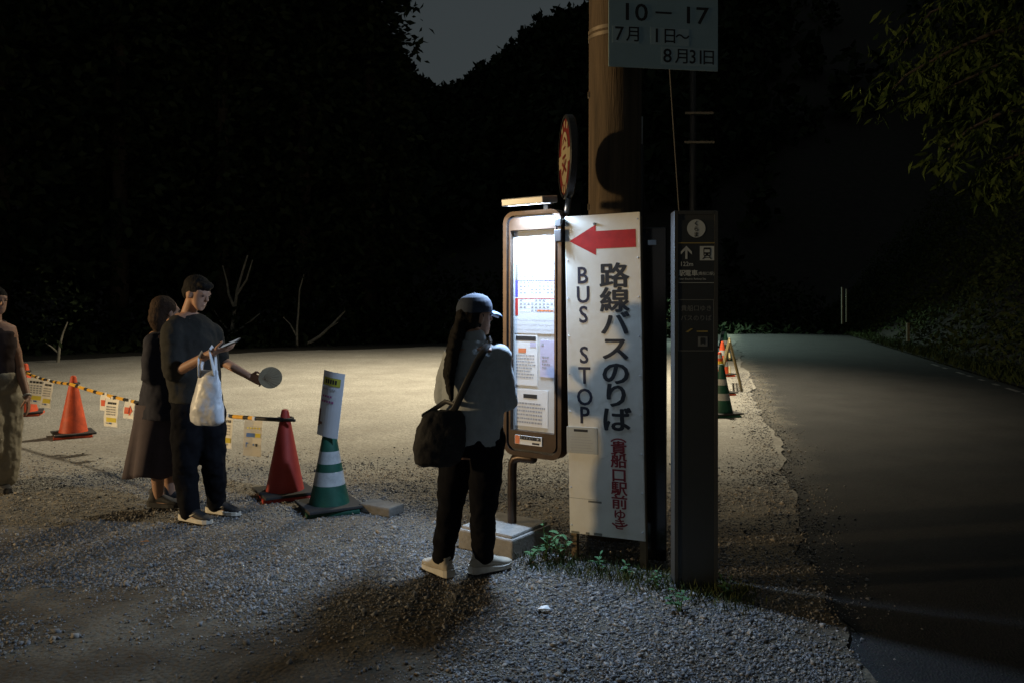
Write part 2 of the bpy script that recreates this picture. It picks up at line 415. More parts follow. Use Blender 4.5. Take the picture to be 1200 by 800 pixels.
# gravel: crushed stones, each a small block of its own shape
def make_gravel():
    N = 215000
    yv = 2.6 + 6.6 * rng.uniform(0, 1, N * 2) ** 1.15
    xv = rng.uniform(-1, 1, N * 2) * (.70 * yv + .35)
    keep = []
    n1 = np.array([mnoise.noise((x * .8, y * .8, 5)) + .5 * mnoise.noise((x * 2.3, y * 2.3, 9)) for x, y in zip(xv, yv)])
    edge = 1.45 + (yv - 3.3) * .2585 + .12 * n1
    dens = np.clip(.80 + .95 * n1, .12, 1)
    # packed earth shows through between the stones close to the camera
    dens *= np.where((yv < 4.4) & (xv < -.35), np.clip(.18 + .8 * n1 + .22 * (yv - 3.2), .06, 1), 1)
    dens *= np.clip((8.6 - yv) / 2.6, .0, 1) ** 1.3
    dens *= np.clip((edge + .10 - xv) / .25, 0, 1)
    k = (rng.uniform(0, 1, N * 2) < dens); xv = xv[k][:N]; yv = yv[k][:N]
    ye = rng.uniform(3, 17, 11000); xe = 1.45 + (ye - 3.3) * .2585 + rng.normal(0, .17, 11000) - .04     # stones strewn over the road edge
    xv = np.concatenate([xv, xe]); yv = np.concatenate([yv, ye]); M = len(xv)
    s = np.clip(rng.lognormal(math.log(.0050), .45, M), .0026, .021)
    base = np.array([[1, 0, 0], [-1, 0, 0], [0, 1, 0], [0, -1, 0], [0, 0, 1], [0, 0, -1]], float) * 1.35
    B = base[None] * rng.uniform(.55, 1.2, (M, 6, 1)) + rng.normal(0, .28, (M, 6, 3))
    B *= np.stack([np.ones(M), rng.uniform(.6, 1, M), rng.uniform(.45, .8, M)], 1)[:, None]
    q = rng.normal(size=(M, 4)); q[:, 1:3] *= .45; q /= np.linalg.norm(q, axis=1, keepdims=True); a, b, c, d = q.T
    Rm = np.stack([np.stack([1 - 2 * (c * c + d * d), 2 * (b * c - a * d), 2 * (b * d + a * c)], 1), np.stack([2 * (b * c + a * d), 1 - 2 * (b * b + d * d), 2 * (c * d - a * b)], 1), np.stack([2 * (b * d - a * c), 2 * (c * d + a * b), 1 - 2 * (b * b + c * c)], 1)], 1)
    P = np.einsum('mij,mkj->mki', Rm, B) * s[:, None, None]
    z = np.array([lot_bump(x, y) for x, y in zip(xv, yv)]) + s * .15 - np.where(xv > 1.47 + (yv - 3.3) * .2585, .016, 0)
    P += np.stack([xv, yv, z], 1)[:, None]
    F = np.array([[0, 2, 4], [2, 1, 4], [1, 3, 4], [3, 0, 4], [2, 0, 5], [1, 2, 5], [3, 1, 5], [0, 3, 5]])
    Q = (np.arange(M)[:, None, None] * 6 + F[None]).reshape(-1, 3)
    tag(mesh_np('gravel', P.reshape(-1, 3), Q, M_STONE), kind='stuff', label='loose grey crushed gravel over the brown packed earth')
make_gravel()

# ------------------------------------------------------------------ bus stop stand with timetable
M_BRONZE = mat('bronze_frame', (.060, .040, .028), .36, .3, 14, metal=.65, spec=.5)
M_DARKFRAME = mat('dark_channel', (.03, .03, .035), .4, .2, 10)
M_CONC = mat('concrete', (.30, .28, .25), .9, .35, 7, bump=.5, bscale=60)
M_PANEL = mat('panel_back', (.55, .55, .53), .5, .08, 5)
M_PAPER = mat('white_paper', (.80, .79, .76), .7, .05, 6)
M_INK = mat('black_ink', (.02, .02, .022), .7, .1)
M_GREYINK = mat('grey_ink', (.33, .33, .34), .7, .1)
M_RED = mat('red_paint', (.50, .035, .025), .5, .2, 9)
M_BLACKP = mat('black_plastic', (.02, .02, .021), .45, .2, 10)
M_STEEL = mat('steel', (.42, .42, .43), .35, .15, 20, metal=.8)
def clear_material():
    m = bpy.data.materials.new('acrylic_cover'); m.use_nodes = True; n = m.node_tree.nodes; L = m.node_tree.links
    t = n.new('ShaderNodeBsdfTransparent'); g = n.new('ShaderNodeBsdfGlossy'); g.inputs['Roughness'].default_value = .08
    mx = n.new('ShaderNodeMixShader'); mx.inputs[0].default_value = .035
    g.inputs['Color'].default_value = (.9, .9, .9, 1); L.new(t.outputs[0], mx.inputs[1]); L.new(g.outputs[0], mx.inputs[2]); L.new(mx.outputs[0], n['Material Output'].inputs[0])
    return m
M_CLEAR = clear_material()
BW, BZ0, BZ1, BRZ = .44, .59, 2.145, R(-35)
stand = thing('timetable_stand', (-.032, 5.185, 0), 'bronze framed bus timetable stand with papers under a white lamp', 'bus stop', BRZ)
def rrect(x0, x1, z0, z1, r, n=6):
    P = []
    for cx, cz, a0 in ((x1 - r, z1 - r, 0), (x0 + r, z1 - r, 90), (x0 + r, z0 + r, 180), (x1 - r, z0 + r, 270)):
        for k in range(n + 1):
            a = R(a0 + 90 * k / n); P.append((cx + r * math.cos(a), cz + r * math.sin(a)))
    return P
def frame_ring(mb, o, i, y0, y1, mi=0):
    n = len(o); vs = [(x, y0, z) for x, z in o] + [(x, y0, z) for x, z in i] + [(x, y1, z) for x, z in o] + [(x, y1, z) for x, z in i]
    fs = []
    for k in range(n):
        j = (k + 1) % n
        fs += [(k, n + k, n + j, j), (2 * n + k, 2 * n + j, 3 * n + j, 3 * n + k), (k, j, 2 * n + j, 2 * n + k), (n + k, 3 * n + k, 3 * n + j, n + j)]
    mb.add(vs, fs, mi)
mb = MB(); frame_ring(mb, rrect(0, BW, BZ0, BZ1, .075), rrect(.026, BW - .026, BZ0 + .03, BZ1 - .026, .055), -.045, .045)
mb.build('outer_frame', M_BRONZE, stand, world=False)
mb = MB(); frame_ring(mb, rrect(.026, BW - .026, BZ0 + .03, BZ1 - .026, .055), rrect(.042, BW - .042, BZ0 + .045, BZ1 - .042, .04), -.028, .028)
mb.build('channel', M_DARKFRAME, stand, world=False)
mb = MB(); frame_ring(mb, rrect(.042, BW - .042, BZ0 + .045, BZ1 - .042, .04), rrect(.054, BW - .054, BZ0 + .16, BZ1 - .12, .004), -.040, .030)
mb.build('inner_frame', [M_BRONZE], stand, world=False)
mb = MB(); mb.box((BW / 2, -.022, BZ1 - .082), (BW - .115, .03, .066)); mb.build('header_plate', M_STEEL, stand, world=False)
mb = MB(); mb.box((BW / 2, .006, (BZ0 + BZ1) / 2 + .02), (BW - .104, .02, BZ1 - BZ0 - .282)); mb.build('back_panel', M_PANEL, stand, world=False)
mb = MB(); mb.box((BW / 2, .052, (BZ0 + BZ1) / 2), (BW - .06, .012, BZ1 - BZ0 - .06)); mb.build('rear_sheet', M_BRONZE, stand, world=False)
mb = MB(); mb.box((BW / 2, -.030, (BZ0 + BZ1) / 2 + .02), (BW - .104, .003, BZ1 - BZ0 - .282)); mb.build('acrylic_cover', M_CLEAR, stand, world=False)
# post: tube drops from the frame's foot, with a bent elbow
mb = MB(); mb.tube([(.20, 0, BZ0 - .018), (.10, 0, BZ0 - .020), (.062, 0, BZ0 - .032), (.045, 0, BZ0 - .06), (.04, 0, BZ0 - .11), (.04, 0, .13)], .030, 12)
mb.build('post', M_BRONZE, stand, world=False)
XL = .056; XR = BW - .056; XW = XR - XL; ZT = BZ1 - .122
M_TBLUE = mat('blue_print', (.09, .07, .34), .7, .1); M_TRED = mat('red_print', (.45, .025, .02), .7, .1); M_TGREY = mat('tan_print', (.20, .17, .13), .7, .1)
M_ORNG = mat('orange_print', (.75, .22, .08), .7, .1); M_LILAC = mat('lilac_paper', (.56, .52, .66), .7, .06, 5); M_YELP = mat('yellow_print', (.72, .58, .06), .7, .1)
sheet = MB().box((XL + XW / 2, -.006, ZT - .335), (XW - .016, .002, .64)).build('timetable_sheet', mat('timetable_paper', (.62, .62, .62), .7, .04, 6), stand, world=False)
mb = MB(); yb = -.0078
def bar(mb, x0, x1, z0, z1, mi, y): mb.add([(x0, y, z0), (x1, y, z0), (x1, y, z1), (x0, y, z1)], [(0, 1, 2, 3)], mi)
x0 = XL + .014; x1 = XR - .014
for zt, h, mi in ((ZT - .215, .10, 2), (ZT - .318, .105, 0), (ZT - .432, .11, 1)):
    bar(mb, x0, x0 + .022, zt - h, zt, mi, yb); bar(mb, x0 + .022, x1, zt - .004, zt, mi, yb)
    for k in range(4): bar(mb, x0 + .03, x1, zt - .022 - k * .021, zt - .0232 - k * .021, 3, yb)
    for k in range(4):
        for c in range(9):
            if random.random() < .75: bar(mb, x0 + .036 + c * .029, x0 + .054 + c * .029, zt - .017 - k * .021, zt - .010 - k * .021, 3, yb)
for zt in (ZT - .05, ZT - .09, ZT - .13, ZT - .57, ZT - .60, ZT - .63):
    bar(mb, x0, x1, zt - .0015, zt, 3, yb)
bar(mb, x0 + .17, x1 - .01, ZT - .515, ZT - .505, 4, yb)
mb.build('printed_table', [M_TBLUE, M_TRED, M_TGREY, M_GREYINK, M_ORNG], sheet, world=False)
def notice(x0, x1, z0, z1, m, header, lines, extra=(), rot=0):
    s = MB().box(((x0 + x1) / 2, -.0055, (z0 + z1) / 2), (x1 - x0, .0018, z1 - z0)).build('notice_sheet', m, stand, world=False)
    b = MB(); y = -.0073
    if header: bar(b, x0 + .01 + header[0], x0 + header[1], z1 - header[2] - header[3], z1 - header[2], 0, y)
    zz = z1 - lines[0]
    for k in range(lines[1]):
        c = x0 + .014; e = x1 - .014 - (random.random() * .05)
        while c < e:
            l = random.uniform(.006, .022); bar(b, c, min(c + l, e), zz - lines[2], zz, 1, y); c += l + .004
        zz -= lines[3]
    for q in extra: bar(b, x0 + q[0], x0 + q[1], z1 - q[2] - q[3], z1 - q[2], q[4], y)
    b.build('print', [M_INK, M_GREYINK, M_ORNG, M_LILAC, M_TBLUE], s, world=False); return s
notice(XL + .008, XL + .185, ZT - .985, ZT - .665, M_PAPER, (.0, .165, .008, .028), (.125, 8, .008, .020), ((.03, .09, .085, .028, 2), (.12, .165, .045, .03, 3)))
notice(XL + .205, XR - .012, ZT - .925, ZT - .695, M_LILAC, None, (.10, 4, .008, .022), ((.01, .025, .02, .015, 1),))
s3 = notice(XL + .012, XL + .262, ZT - 1.245, ZT - 1.01, M_PAPER, (.055, .17, .03, .026), (.085, 6, .011, .024))
mb = MB(); mb.box((XL + .14, -.044, BZ0 + .105), (.205, .004, .056)); lab = mb.build('sticker_or_glint', M_PAPER, stand, world=False)
mb = MB(); yb = -.0468
bar(mb, XL + .04, XL + .075, BZ0 + .079, BZ0 + .131, 1, yb); bar(mb, XL + .078, XL + .235, BZ0 + .108, BZ0 + .131, 0, yb); bar(mb, XL + .17, XL + .225, BZ0 + .083, BZ0 + .095, 0, yb)
for k in range(7): bar(mb, XL + .085 + k * .02, XL + .097 + k * .02, BZ0 + .114, BZ0 + .125, 2, yb)
mb.build('print', [M_INK, M_ORNG, M_PAPER], lab, world=False)
# lamp over the board
LX = .245
mb = MB(); mb.bbox((LX, -.105, BZ1 + .052), (.31, .17, .046), .006, Matrix.Rotation(R(7), 3, 'X').to_4x4())
hood = mb.build('lamp_housing', mat('lamp_shell', (.46, .45, .43), .35, .1, 8, metal=.5), stand, world=False)
led = mat('led_panel', (.9, .95, 1), .4, 0, emit=(.80, .90, 1.0), es=9)
MB().box((LX, -.108, BZ1 + .0305), (.25, .10, .006), Matrix.Rotation(R(7), 3, 'X').to_4x4()).build('led_panel', led, hood, world=False)
mb = MB(); mb.box((.32, -.01, BZ1 + .035), (.03, .05, .07)); mb.box((.35, -.04, BZ1 + .045), (.05, .03, .03)); mb.build('lamp_bracket', M_BLACKP, stand, world=False)
la = lamp('timetable_lamp_light', 'AREA', (0, 0, 0), 68, (.50, .70, 1.0), shape='RECTANGLE', size=.27, size_y=.11)
la.parent = stand; la.location = (LX, -.112, BZ1 - .004); la.rotation_euler = (R(-20), 0, 0)
# clips on the near upright
for z in (1.975, 2.055):
    mb = MB(); mb.bbox((BW - .005, -.03, z), (.05, .10, .05 if z > 2 else .075), .005); mb.build('clip', M_BLACKP, stand, world=False)
# round bus stop plate
DC = Vector((.352, 4.95, 2.468)); dn = Vector((-math.cos(R(5)), -math.sin(R(5)), 0)); du = Vector((dn.y * -1, dn.x, 0)) * -1; dz = Vector((0, 0, 1))
if du.y > 0: du = -du            # du: to the right for someone looking at the face
def disc_pt(u, v, d=0): return DC + du * u + dz * v + dn * d
def circ(r, n=40, z=0.0, d=0.0): return [disc_pt(r * math.cos(2 * math.pi * k / n), r * math.sin(2 * math.pi * k / n), d) for k in range(n)]
mb = MB(); n = 40
rings = [(.235, .030), (.255, .030), (.260, .024), (.260, -.012), (.25, -.02), (.20, -.02)]
P = [circ(r, n, 0, d) for r, d in rings]
for a, b in zip(P, P[1:]): mb.add(a + b, [(k, (k + 1) % n, n + (k + 1) % n, n + k) for k in range(n)], 0, False)
mb.add(P[-1], [tuple(range(n))]); disc = mb.build('round_plate', M_BLACKP, stand)
M_CREAM = mat('cream_enamel', (.42, .34, .20), .45, .15, 7); M_MAROON = mat('maroon_enamel', (.17, .02, .018), .45, .25, 9)
mb = MB(); mb.add([DC + dn * .024] + circ(.236, n, 0, .024), [(0, 1 + k, 1 + (k + 1) % n) for k in range(n)]); mb.build('plate_face', M_MAROON, disc)
def shape2(mb, uv, d, mi=0): mb.add([disc_pt(u, v, d) for u, v in uv], [tuple(range(len(uv)))], mi)
mb = MB()
shape2(mb, [(.135 * math.cos(t), .165 * math.sin(t) - .01) for t in [2 * math.pi * k / 30 for k in range(30)]], .0265)
shape2(mb, [(-.228, -.05), (.228, -.05), (.232, .03), (-.232, .03)], .0258)
for a0 in (62, 90, 118, 250, 270, 290):
    aa = R(a0); shape2(mb, [((.205 + dr) * math.cos(aa + t), (.205 + dr) * math.sin(aa + t)) for dr, t in ((-.022, -.09), (.02, -.09), (.02, .09), (-.022, .09))], .0262)
mb.build('plate_band', M_CREAM, disc)
mb = MB()
for (u0, v0, u1, v1, ww) in ((-.07, .085, .0, .12, .014), (.0, .12, .07, .085, .014), (-.045, .055, .045, .055, .012), (-.08, -.03, .08, -.10, .02), (.08, -.03, -.08, -.10, .02), (-.06, .0, .06, .0, .016), (0, .0, 0, -.07, .014)):
    dd = Vector((u1 - u0, v1 - v0)).normalized(); nn = Vector((-dd.y, dd.x)) * ww / 2
    shape2(mb, [(u0 + nn.x, v0 + nn.y), (u0 - nn.x, v0 - nn.y), (u1 - nn.x, v1 - nn.y), (u1 + nn.x, v1 + nn.y)], .0282 + .0004 * len(mb.v) / 4)
mb.build('emblem', M_MAROON, disc)
mb = MB(); mb.tube([DC + Vector((0, 0, -.255)), DC + Vector((-.01, .0, -.34))], .02, 10); mb.build('plate_stem', M_STEEL, stand)
# concrete foot of the stand
mb = MB(); Mr = Matrix.Rotation(R(-36), 4, 'Z')
mb.bbox((-.045, 5.155, .055), (.43, .43, .13), .012, Mr); mb.bbox((-.045, 5.155, .126), (.40, .40, .03), .013, Mr)
mb.build('concrete_foot', M_CONC, stand)

# ------------------------------------------------------------------ big bus stop signboard
SW, SZ0, SZ1 = .474, .168, 2.095
sign = thing('bus_stop_sign', (.572, 4.765, 0), 'tall white BUS STOP signboard with red arrow and black Japanese lettering', 'sign', R(-26), tilt=R(-1.0))
M_SIGN = mat('sign_white', (.72, .70, .62), .5, .10, 4, bump=.06, bscale=18, col2=(.63, .60, .52))
M_WOOD = mat('weathered_wood', (.20, .14, .08), .85, .45, 9, bump=.4)
mb = MB(); mb.bbox((0, 0, (SZ0 + SZ1) / 2), (SW, .012, SZ1 - SZ0), .002); panel = mb.build('panel', M_SIGN, sign, world=False)
for s in (-1, 1):
    mb = MB(); mb.box((s * (SW / 2 - .020), .028, (SZ1 + .0) / 2 - .01), (.036, .04, SZ1 - .03)); mb.build('leg', M_WOOD, sign, world=False)
for z in (.30, 1.2, 2.0):
    mb = MB(); mb.box((0, .030, z), (SW - .085, .034, .05)); mb.build('cross_rail', M_WOOD, sign, world=False)
pxz = .00511
def sz(py): return SZ1 - .004 - (py - 252) * (SZ1 - SZ0) / (629 - 252)
def sx(u): return -SW / 2 + u * SW
mb = MB(); yy = -.0068
z = sz(281); x_t, x_h, x_e = sx(.055), sx(.42), sx(.945)
mb.add([(x_t, yy, z), (x_h, yy, z - .092), (x_h, yy, z + .092)], [(0, 1, 2)]); bar(mb, x_h, x_e, z - .053, z + .053, 0, yy)
mb.build('arrow', mat('arrow_red', (.46, .016, .014), .7, .25, 14), panel, world=False)
def column(body, u, tops, h, sxm, bold, m, name='lettering', yy=-.0068):
    mb = MB()
    for ch, py in zip(body, tops):
        vs, fs = glyphs(ch, bold)
        zs = [v[1] for v in vs]; xs = [v[0] for v in vs]
        hh = h if not isinstance(h, dict) else h.get(ch, h['d'])
        k = hh / .9
        cx = (min(xs) + max(xs)) / 2 if ord(ch) < 256 else .5; cz = (min(zs) + max(zs)) / 2 if ord(ch) < 256 else .38
        mb.add([(sx(u) + (v[0] - cx) * k * sxm, yy - v[2] * .06, sz(py) + (v[1] - cz) * k) for v in vs], fs)
    return mb.build(name, m, panel, world=False)
M_NAVY = mat('navy_ink', (.022, .022, .04), .6, .2)
column('BUS', .235, [322, 345, 368.5], .128, .92, .020, M_NAVY)
column('STOP', .235, [416, 440, 465.5, 487], .128, .92, .020, M_NAVY)
column('路線バスのりば', .655, [323, 351.5, 379, 407.5, 436, 462, 490], .140, 1.22, .030, M_INK)
column('︵貴船口駅前ゆき︶', .675, [509, 523, 538, 554.5, 570, 586, 600.5, 611.5, 618], {'d': .078, 'ゆ': .062, 'き': .062, '︵': .075, '︶': .075}, 1.2, .026, mat('letter_red', (.26, .025, .03), .55, .2, 14))
nb = MB().box((sx(.19), -.0072, sz(517)), (.20, .0024, .16)).build('small_notice', mat('grey_notice', (.40, .41, .38), .6, .08, 8), panel, world=False)
mb = MB(); bar(mb, sx(.08), sx(.27), sz(507), sz(504), 0, -.0096)
for k in range(6): bar(mb, sx(.03 + .01 * (k % 2)), sx(.30 + .02 * (k % 3)), sz(513 + 3.2 * k) - .003, sz(513 + 3.2 * k), 1, -.0096)
mb.build('print', [M_INK, M_GREYINK], nb, world=False)
mb = MB(); bar(mb, sx(.0), sx(.40), sz(586) - .002, sz(586), 0, -.0075); bar(mb, sx(.26), sx(.44), sz(587.5) - .012, sz(587.5), 0, -.0072)
for q in ((.02, .13, 624), (.22, .27, 626), (.33, .44, 627.5)): bar(mb, sx(q[0]), sx(q[1]), SZ0 + .002, SZ0 + .012 + .006 * random.random(), 0, -.0073)
mb.build('wear_mark', mat('mould', (.18, .18, .15), .9, .3), panel, world=False)
for u in (.03, .97):
    for z in np.linspace(SZ0 + .05, SZ1 - .04, 9):
        mb = MB(); mb.ball((sx(u), -.006, z), (.005, .004, .005), 5); mb.build('screw', M_STEEL, panel, world=False)
mb = MB(); mb.box((sx(.40), -.009, sz(262)), (.012, .008, .014)); mb.build('screw', M_STEEL, panel, world=False)

# ------------------------------------------------------------------ black glossy board and the dark guide pillar
M_GLOSS = mat('gloss_black', (.012, .013, .014), .12, .2, 3, spec=.6)
blk = thing('black_signboard', (.868, 4.86, 0), 'narrow glossy black board standing behind the white bus stop sign', 'sign', R(-20))
MB().bbox((0, 0, 1.01), (.15, .03, 2.02), .004).build('panel', M_GLOSS, blk, world=False)
MB().box((-.01, .03, .99), (.04, .03, 1.97)).build('post', M_BLACKP, blk, world=False)
MB().box((-.01, -.018, 1.93), (.05, .004, .03)).build('sticker_or_glint', mat('pale_glint', (.5, .55, .6), .4), blk, world=False)  # bluish reflection in the gloss, put in as a pale patch
PW, PD, PH = .236, .125, 2.073
pil = thing('guide_pillar', (1.012, 4.43, 0), 'dark grey station guide pillar with white circle, arrow and train pictogram', 'sign', R(-2))
M_PIL = mat('pillar_grey', (.050, .052, .050), .45, .15, 6, spec=.4); M_PIL2 = mat('pillar_face', (.030, .034, .036), .35, .12, 5, spec=.45); M_PWHITE = mat('pillar_white', (.50, .54, .54), .5, .12, 9)
MB().bbox((0, 0, PH / 2), (PW, PD, PH), .004).build('pillar_body', M_PIL, pil, world=False)
for s in (-1, 1): MB().box((s * (PW / 2 - .009), -PD / 2 - .0035, PH / 2 + .01), (.018, .007, PH - .03)).build('edge_trim', M_PIL, pil, world=False)
MB().box((0, -PD / 2 - .0035, PH - .012), (PW - .04, .007, .018)).build('top_trim', M_PIL, pil, world=False)
face = MB().box((0, -PD / 2 - .0015, 1.02), (PW - .038, .003, 2.0)).build('face_plate', M_PIL2, pil, world=False)
yy = -PD / 2 - .0046
kpx = 4.365 / FPX
def pz(py): return EYE - (py - HOR) * kpx
def pxx(px): return (px - 815.5) * kpx * 1.0
mb = MB(); n = 28; c = (pxx(815.5), pz(268)); mb.add([(c[0] + .050 * math.cos(2 * math.pi * k / n), yy, c[1] + .050 * math.sin(2 * math.pi * k / n)) for k in range(n)], [tuple(range(n))]); mb.build('circle', M_PWHITE, face, world=False)
mb = MB()
for ch, py in zip('くらま', (262, 268.5, 275)): mb.text(ch, pxx(815.5) - .0145, pz(py) - .011, .029, yy - .001, bold=.03)
mb.build('lettering', M_INK, face, world=False)
mb = MB(); bar(mb, pxx(792), pxx(838), pz(285.5), pz(284.3), 0, yy); mb.build('gold_line', mat('gold_line', (.32, .25, .08), .4, .2), face, world=False)
mb = MB(); ax, az = pxx(804), pz(296); 
bar(mb, ax - .006, ax + .006, az - .036, az + .028, 0, yy)
for s in (-1, 1): mb.add([(ax, yy, az + .036), (ax + s * .030, yy, az + .004), (ax + s * .030, yy, az - .012), (ax, yy, az + .018)], [(0, 1, 2, 3)])
mb.text('122m', pxx(796.5), pz(312), .034, yy, sx=.95, bold=.008); mb.text('駅', pxx(795), pz(323), .036, yy, bold=.02); mb.text('電車', pxx(802), pz(323), .036, yy, bold=.02)
mb.text('(貴船口駅)', pxx(817), pz(322.3), .020, yy, bold=.006); mb.text('Eizan Electric Railway Sta.', pxx(795), pz(328), .0145, yy)
bar(mb, pxx(795), pxx(836), pz(331.7), pz(331.2), 0, yy)
mb.build('lettering', M_PWHITE, face, world=False)
def pict(x, z, h, rail):
    p = MB(); bar(p, x - h / 2, x + h / 2, z - h / 2, z + h / 2, 0, yy); q = MB(); y2 = yy - .001
    q.add([(x + a * h, y2, z + b * h) for a, b in rrect(-.25, .25, -.2, .4, .08, 3)], [tuple(range(16))])
    if rail:
        for s in (-1, 1): q.add([(x + s * .10 * h, y2, z - .2 * h), (x + s * .17 * h, y2, z - .2 * h), (x + s * .34 * h, y2, z - .42 * h), (x + s * .26 * h, y2, z - .42 * h)], [(0, 1, 2, 3)])
        bar(q, x - .22 * h, x + .22 * h, z - .34 * h, z - .29 * h, 0, y2)
    else:
        for s in (-1, 1): bar(q, x + s * .18 * h - .05 * h, x + s * .18 * h + .05 * h, z - .32 * h, z - .18 * h, 0, y2)
    w2 = MB(); bar(w2, x - .19 * h, x + .19 * h, z + .06 * h, z + .26 * h, 0, y2 - .001)
    for s in (-1, 1): bar(w2, x + s * .14 * h - .04 * h, x + s * .14 * h + .04 * h, z - .12 * h, z - .05 * h, 0, y2 - .001)
    return p, q, w2
p, q, w2 = pict(pxx(828), pz(297), .078, True); f1 = p.build('pictogram', M_PWHITE, face, world=False)
q.v += []; o1 = len(q.v)
q.build('lettering', M_INK, face, world=False); w2.build('lettering', M_PWHITE, face, world=False)
M_PDIM = mat('pillar_dim_print', (.16, .17, .17), .5, .15, 9)
mb = MB(); x0, x1, z0, z1 = pxx(794.5), pxx(836), pz(411), pz(351); tt = .0035
bar(mb, x0, x1, z0, z0 + tt, 0, yy); bar(mb, x0, x1, z1 - tt, z1, 0, yy); bar(mb, x0, x0 + tt, z0 + tt, z1 - tt, 0, yy); bar(mb, x1 - tt, x1, z0 + tt, z1 - tt, 0, yy)
mb.text('貴船口ゆき', pxx(815.5), pz(364), .034, yy, bold=.012, align='C'); mb.text('バスのりば', pxx(815.5), pz(375.5), .034, yy, bold=.012, align='C')
mb.build('lettering', M_PDIM, face, world=False)
p, q, w2 = pict(pxx(823), pz(400), .052, False); p.build('pictogram', M_PDIM, face, world=False); q.build('lettering', M_PIL2, face, world=False)
mb = MB(); bar(mb, pxx(816), pxx(829), pz(389), pz(387.5), 0, yy); mb.add([(pxx(803), yy, pz(389)), (pxx(809), yy, pz(385)), (pxx(812), yy, pz(385)), (pxx(806), yy, pz(389.5))], [(0, 1, 2, 3)]); mb.build('gold_mark', MATS['gold_line'], face, world=False)

# ------------------------------------------------------------------ utility pole with its time plate
UP = Vector((.694, 5.36, 0))
pole = thing('utility_pole', UP, 'thick round brown utility pole rising behind the white bus stop sign', 'utility pole')
M_POLE = mat('pole_brown', (.11, .075, .043), .85, .5, 7, bump=.5, bscale=40)
_n = M_POLE.node_tree.nodes; _L = M_POLE.node_tree.links; _mp = _n.new('ShaderNodeMapping'); _mp.inputs['Scale'].default_value = (3.2, 3.2, .22)
_tc = [q for q in _n if q.type == 'TEX_COORD'][0]; _L.new(_tc.outputs['Object'], _mp.inputs[0])
for q in _n:
    if q.type == 'TEX_NOISE': _L.new(_mp.outputs[0], q.inputs['Vector'])
mb = MB(); mb.tube([UP + Vector((0, 0, z)) for z in (-.1, 2, 4, 6, 9.5)], [.186, .180, .174, .168, .155], 24); mb.build('shaft', M_POLE, pole)
M_BAND = mat('band_steel', (.25, .2, .14), .5, .2, 20, metal=.6)
for z in (3.33, 3.37):
    mb = MB(); mb.lathe(UP, [(.176, z - .012), (.181, z - .012), (.181, z + .012), (.176, z + .012)], 24); mb.build('wire_band', M_BAND, pole)
mb = MB(); mb.tube([UP + Vector((.175, -.03, 2.55)), UP + Vector((.175, -.03, 2.80))], .008, 8); mb.build('conduit', M_STEEL, pole)
mb = MB(); mb.tube([UP + Vector((.165, -.06, .0)), UP + Vector((.17, -.06, 2.3)), UP + Vector((.168, -.06, 2.6))], .018, 8); mb.build('conduit', M_BLACKP, pole)
for z in (2.2, 2.95):
    mb = MB(); mb.box(UP + Vector((-.176, -.03, z)), (.02, .03, .04)); mb.build('step_bolt', M_BAND, pole)
M_RUBW = mat('dark_wire', (.06, .055, .05), .7, .2)
gw = MB(); gw.tube([UP + Vector((.05, .1, 8.4)), Vector((1.12, 5.77, 3.6)), Vector((1.42, 6.05, -.02))], .006, 6)
tag(gw.build('guy_wire', M_RUBW), 'thin steel guy wire slanting down beside the brown utility pole', 'guy wire')
PX0, PX1, PZ0, PZ1 = .607, 1.338, 3.058, 3.62
plate = thing('time_plate', ((PX0 + PX1) / 2, 5.10, PZ0), 'pale blue traffic plate with hours and dates fixed high on the utility pole', 'sign', R(9))
M_PLATE = mat('plate_pale', (.30, .43, .47), .5, .08, 5)
hw = (PX1 - PX0) / 2
pp = MB().bbox((0, 0, (PZ1 - PZ0) / 2), (hw * 2, .006, PZ1 - PZ0), .002).build('panel', M_PLATE, plate, world=False)
MB().box((-.15, .05, .3), (.3, .09, .04)).build('bracket', M_STEEL, plate, world=False)
def qz(py): return (82 - py) * 5.1 / FPX
def qx(px): return (px - 777.5) * 5.1 / FPX
mb = MB(); yy = -.0040
mb.text('10', qx(724.5), qz(27), .155, yy, sx=1.2, bold=.010); bar(mb, qx(767), qx(787), qz(17.5), qz(15.2), 0, yy); mb.text('17', qx(799), qz(27), .155, yy, sx=1.2, bold=.010)
mb.text('7', qx(717.5), qz(51), .125, yy, bold=.012); mb.text('月', qx(731), qz(50), .105, yy, bold=.012); mb.text('1', qx(763), qz(51), .125, yy, bold=.012); mb.text('日', qx(775), qz(50), .105, yy, bold=.012); mb.text('〜', qx(791), qz(50), .100, yy, bold=.012)
mb.text('8', qx(776), qz(74), .125, yy, bold=.012); mb.text('月', qx(790.5), qz(73), .105, yy, bold=.012); mb.text('31', qx(808), qz(74), .125, yy, sx=.85, bold=.012); mb.text('日', qx(823), qz(73), .105, yy, bold=.012)
mb.build('lettering', M_INK, pp, world=False)
M_STK = mat('plate_sticker', (.37, .49, .52), .45, .06, 5)
for a, b, c, d in ((715, 747, 54, 34), (761, 808, 54, 34), (774, 843, 77, 56)): MB().box(((qx(a) + qx(b)) / 2, -.0033, (qz(c) + qz(d)) / 2), (qx(b) - qx(a), .0008, qz(d) - qz(c))).build('sticker_or_glint', M_STK, pp, world=False)

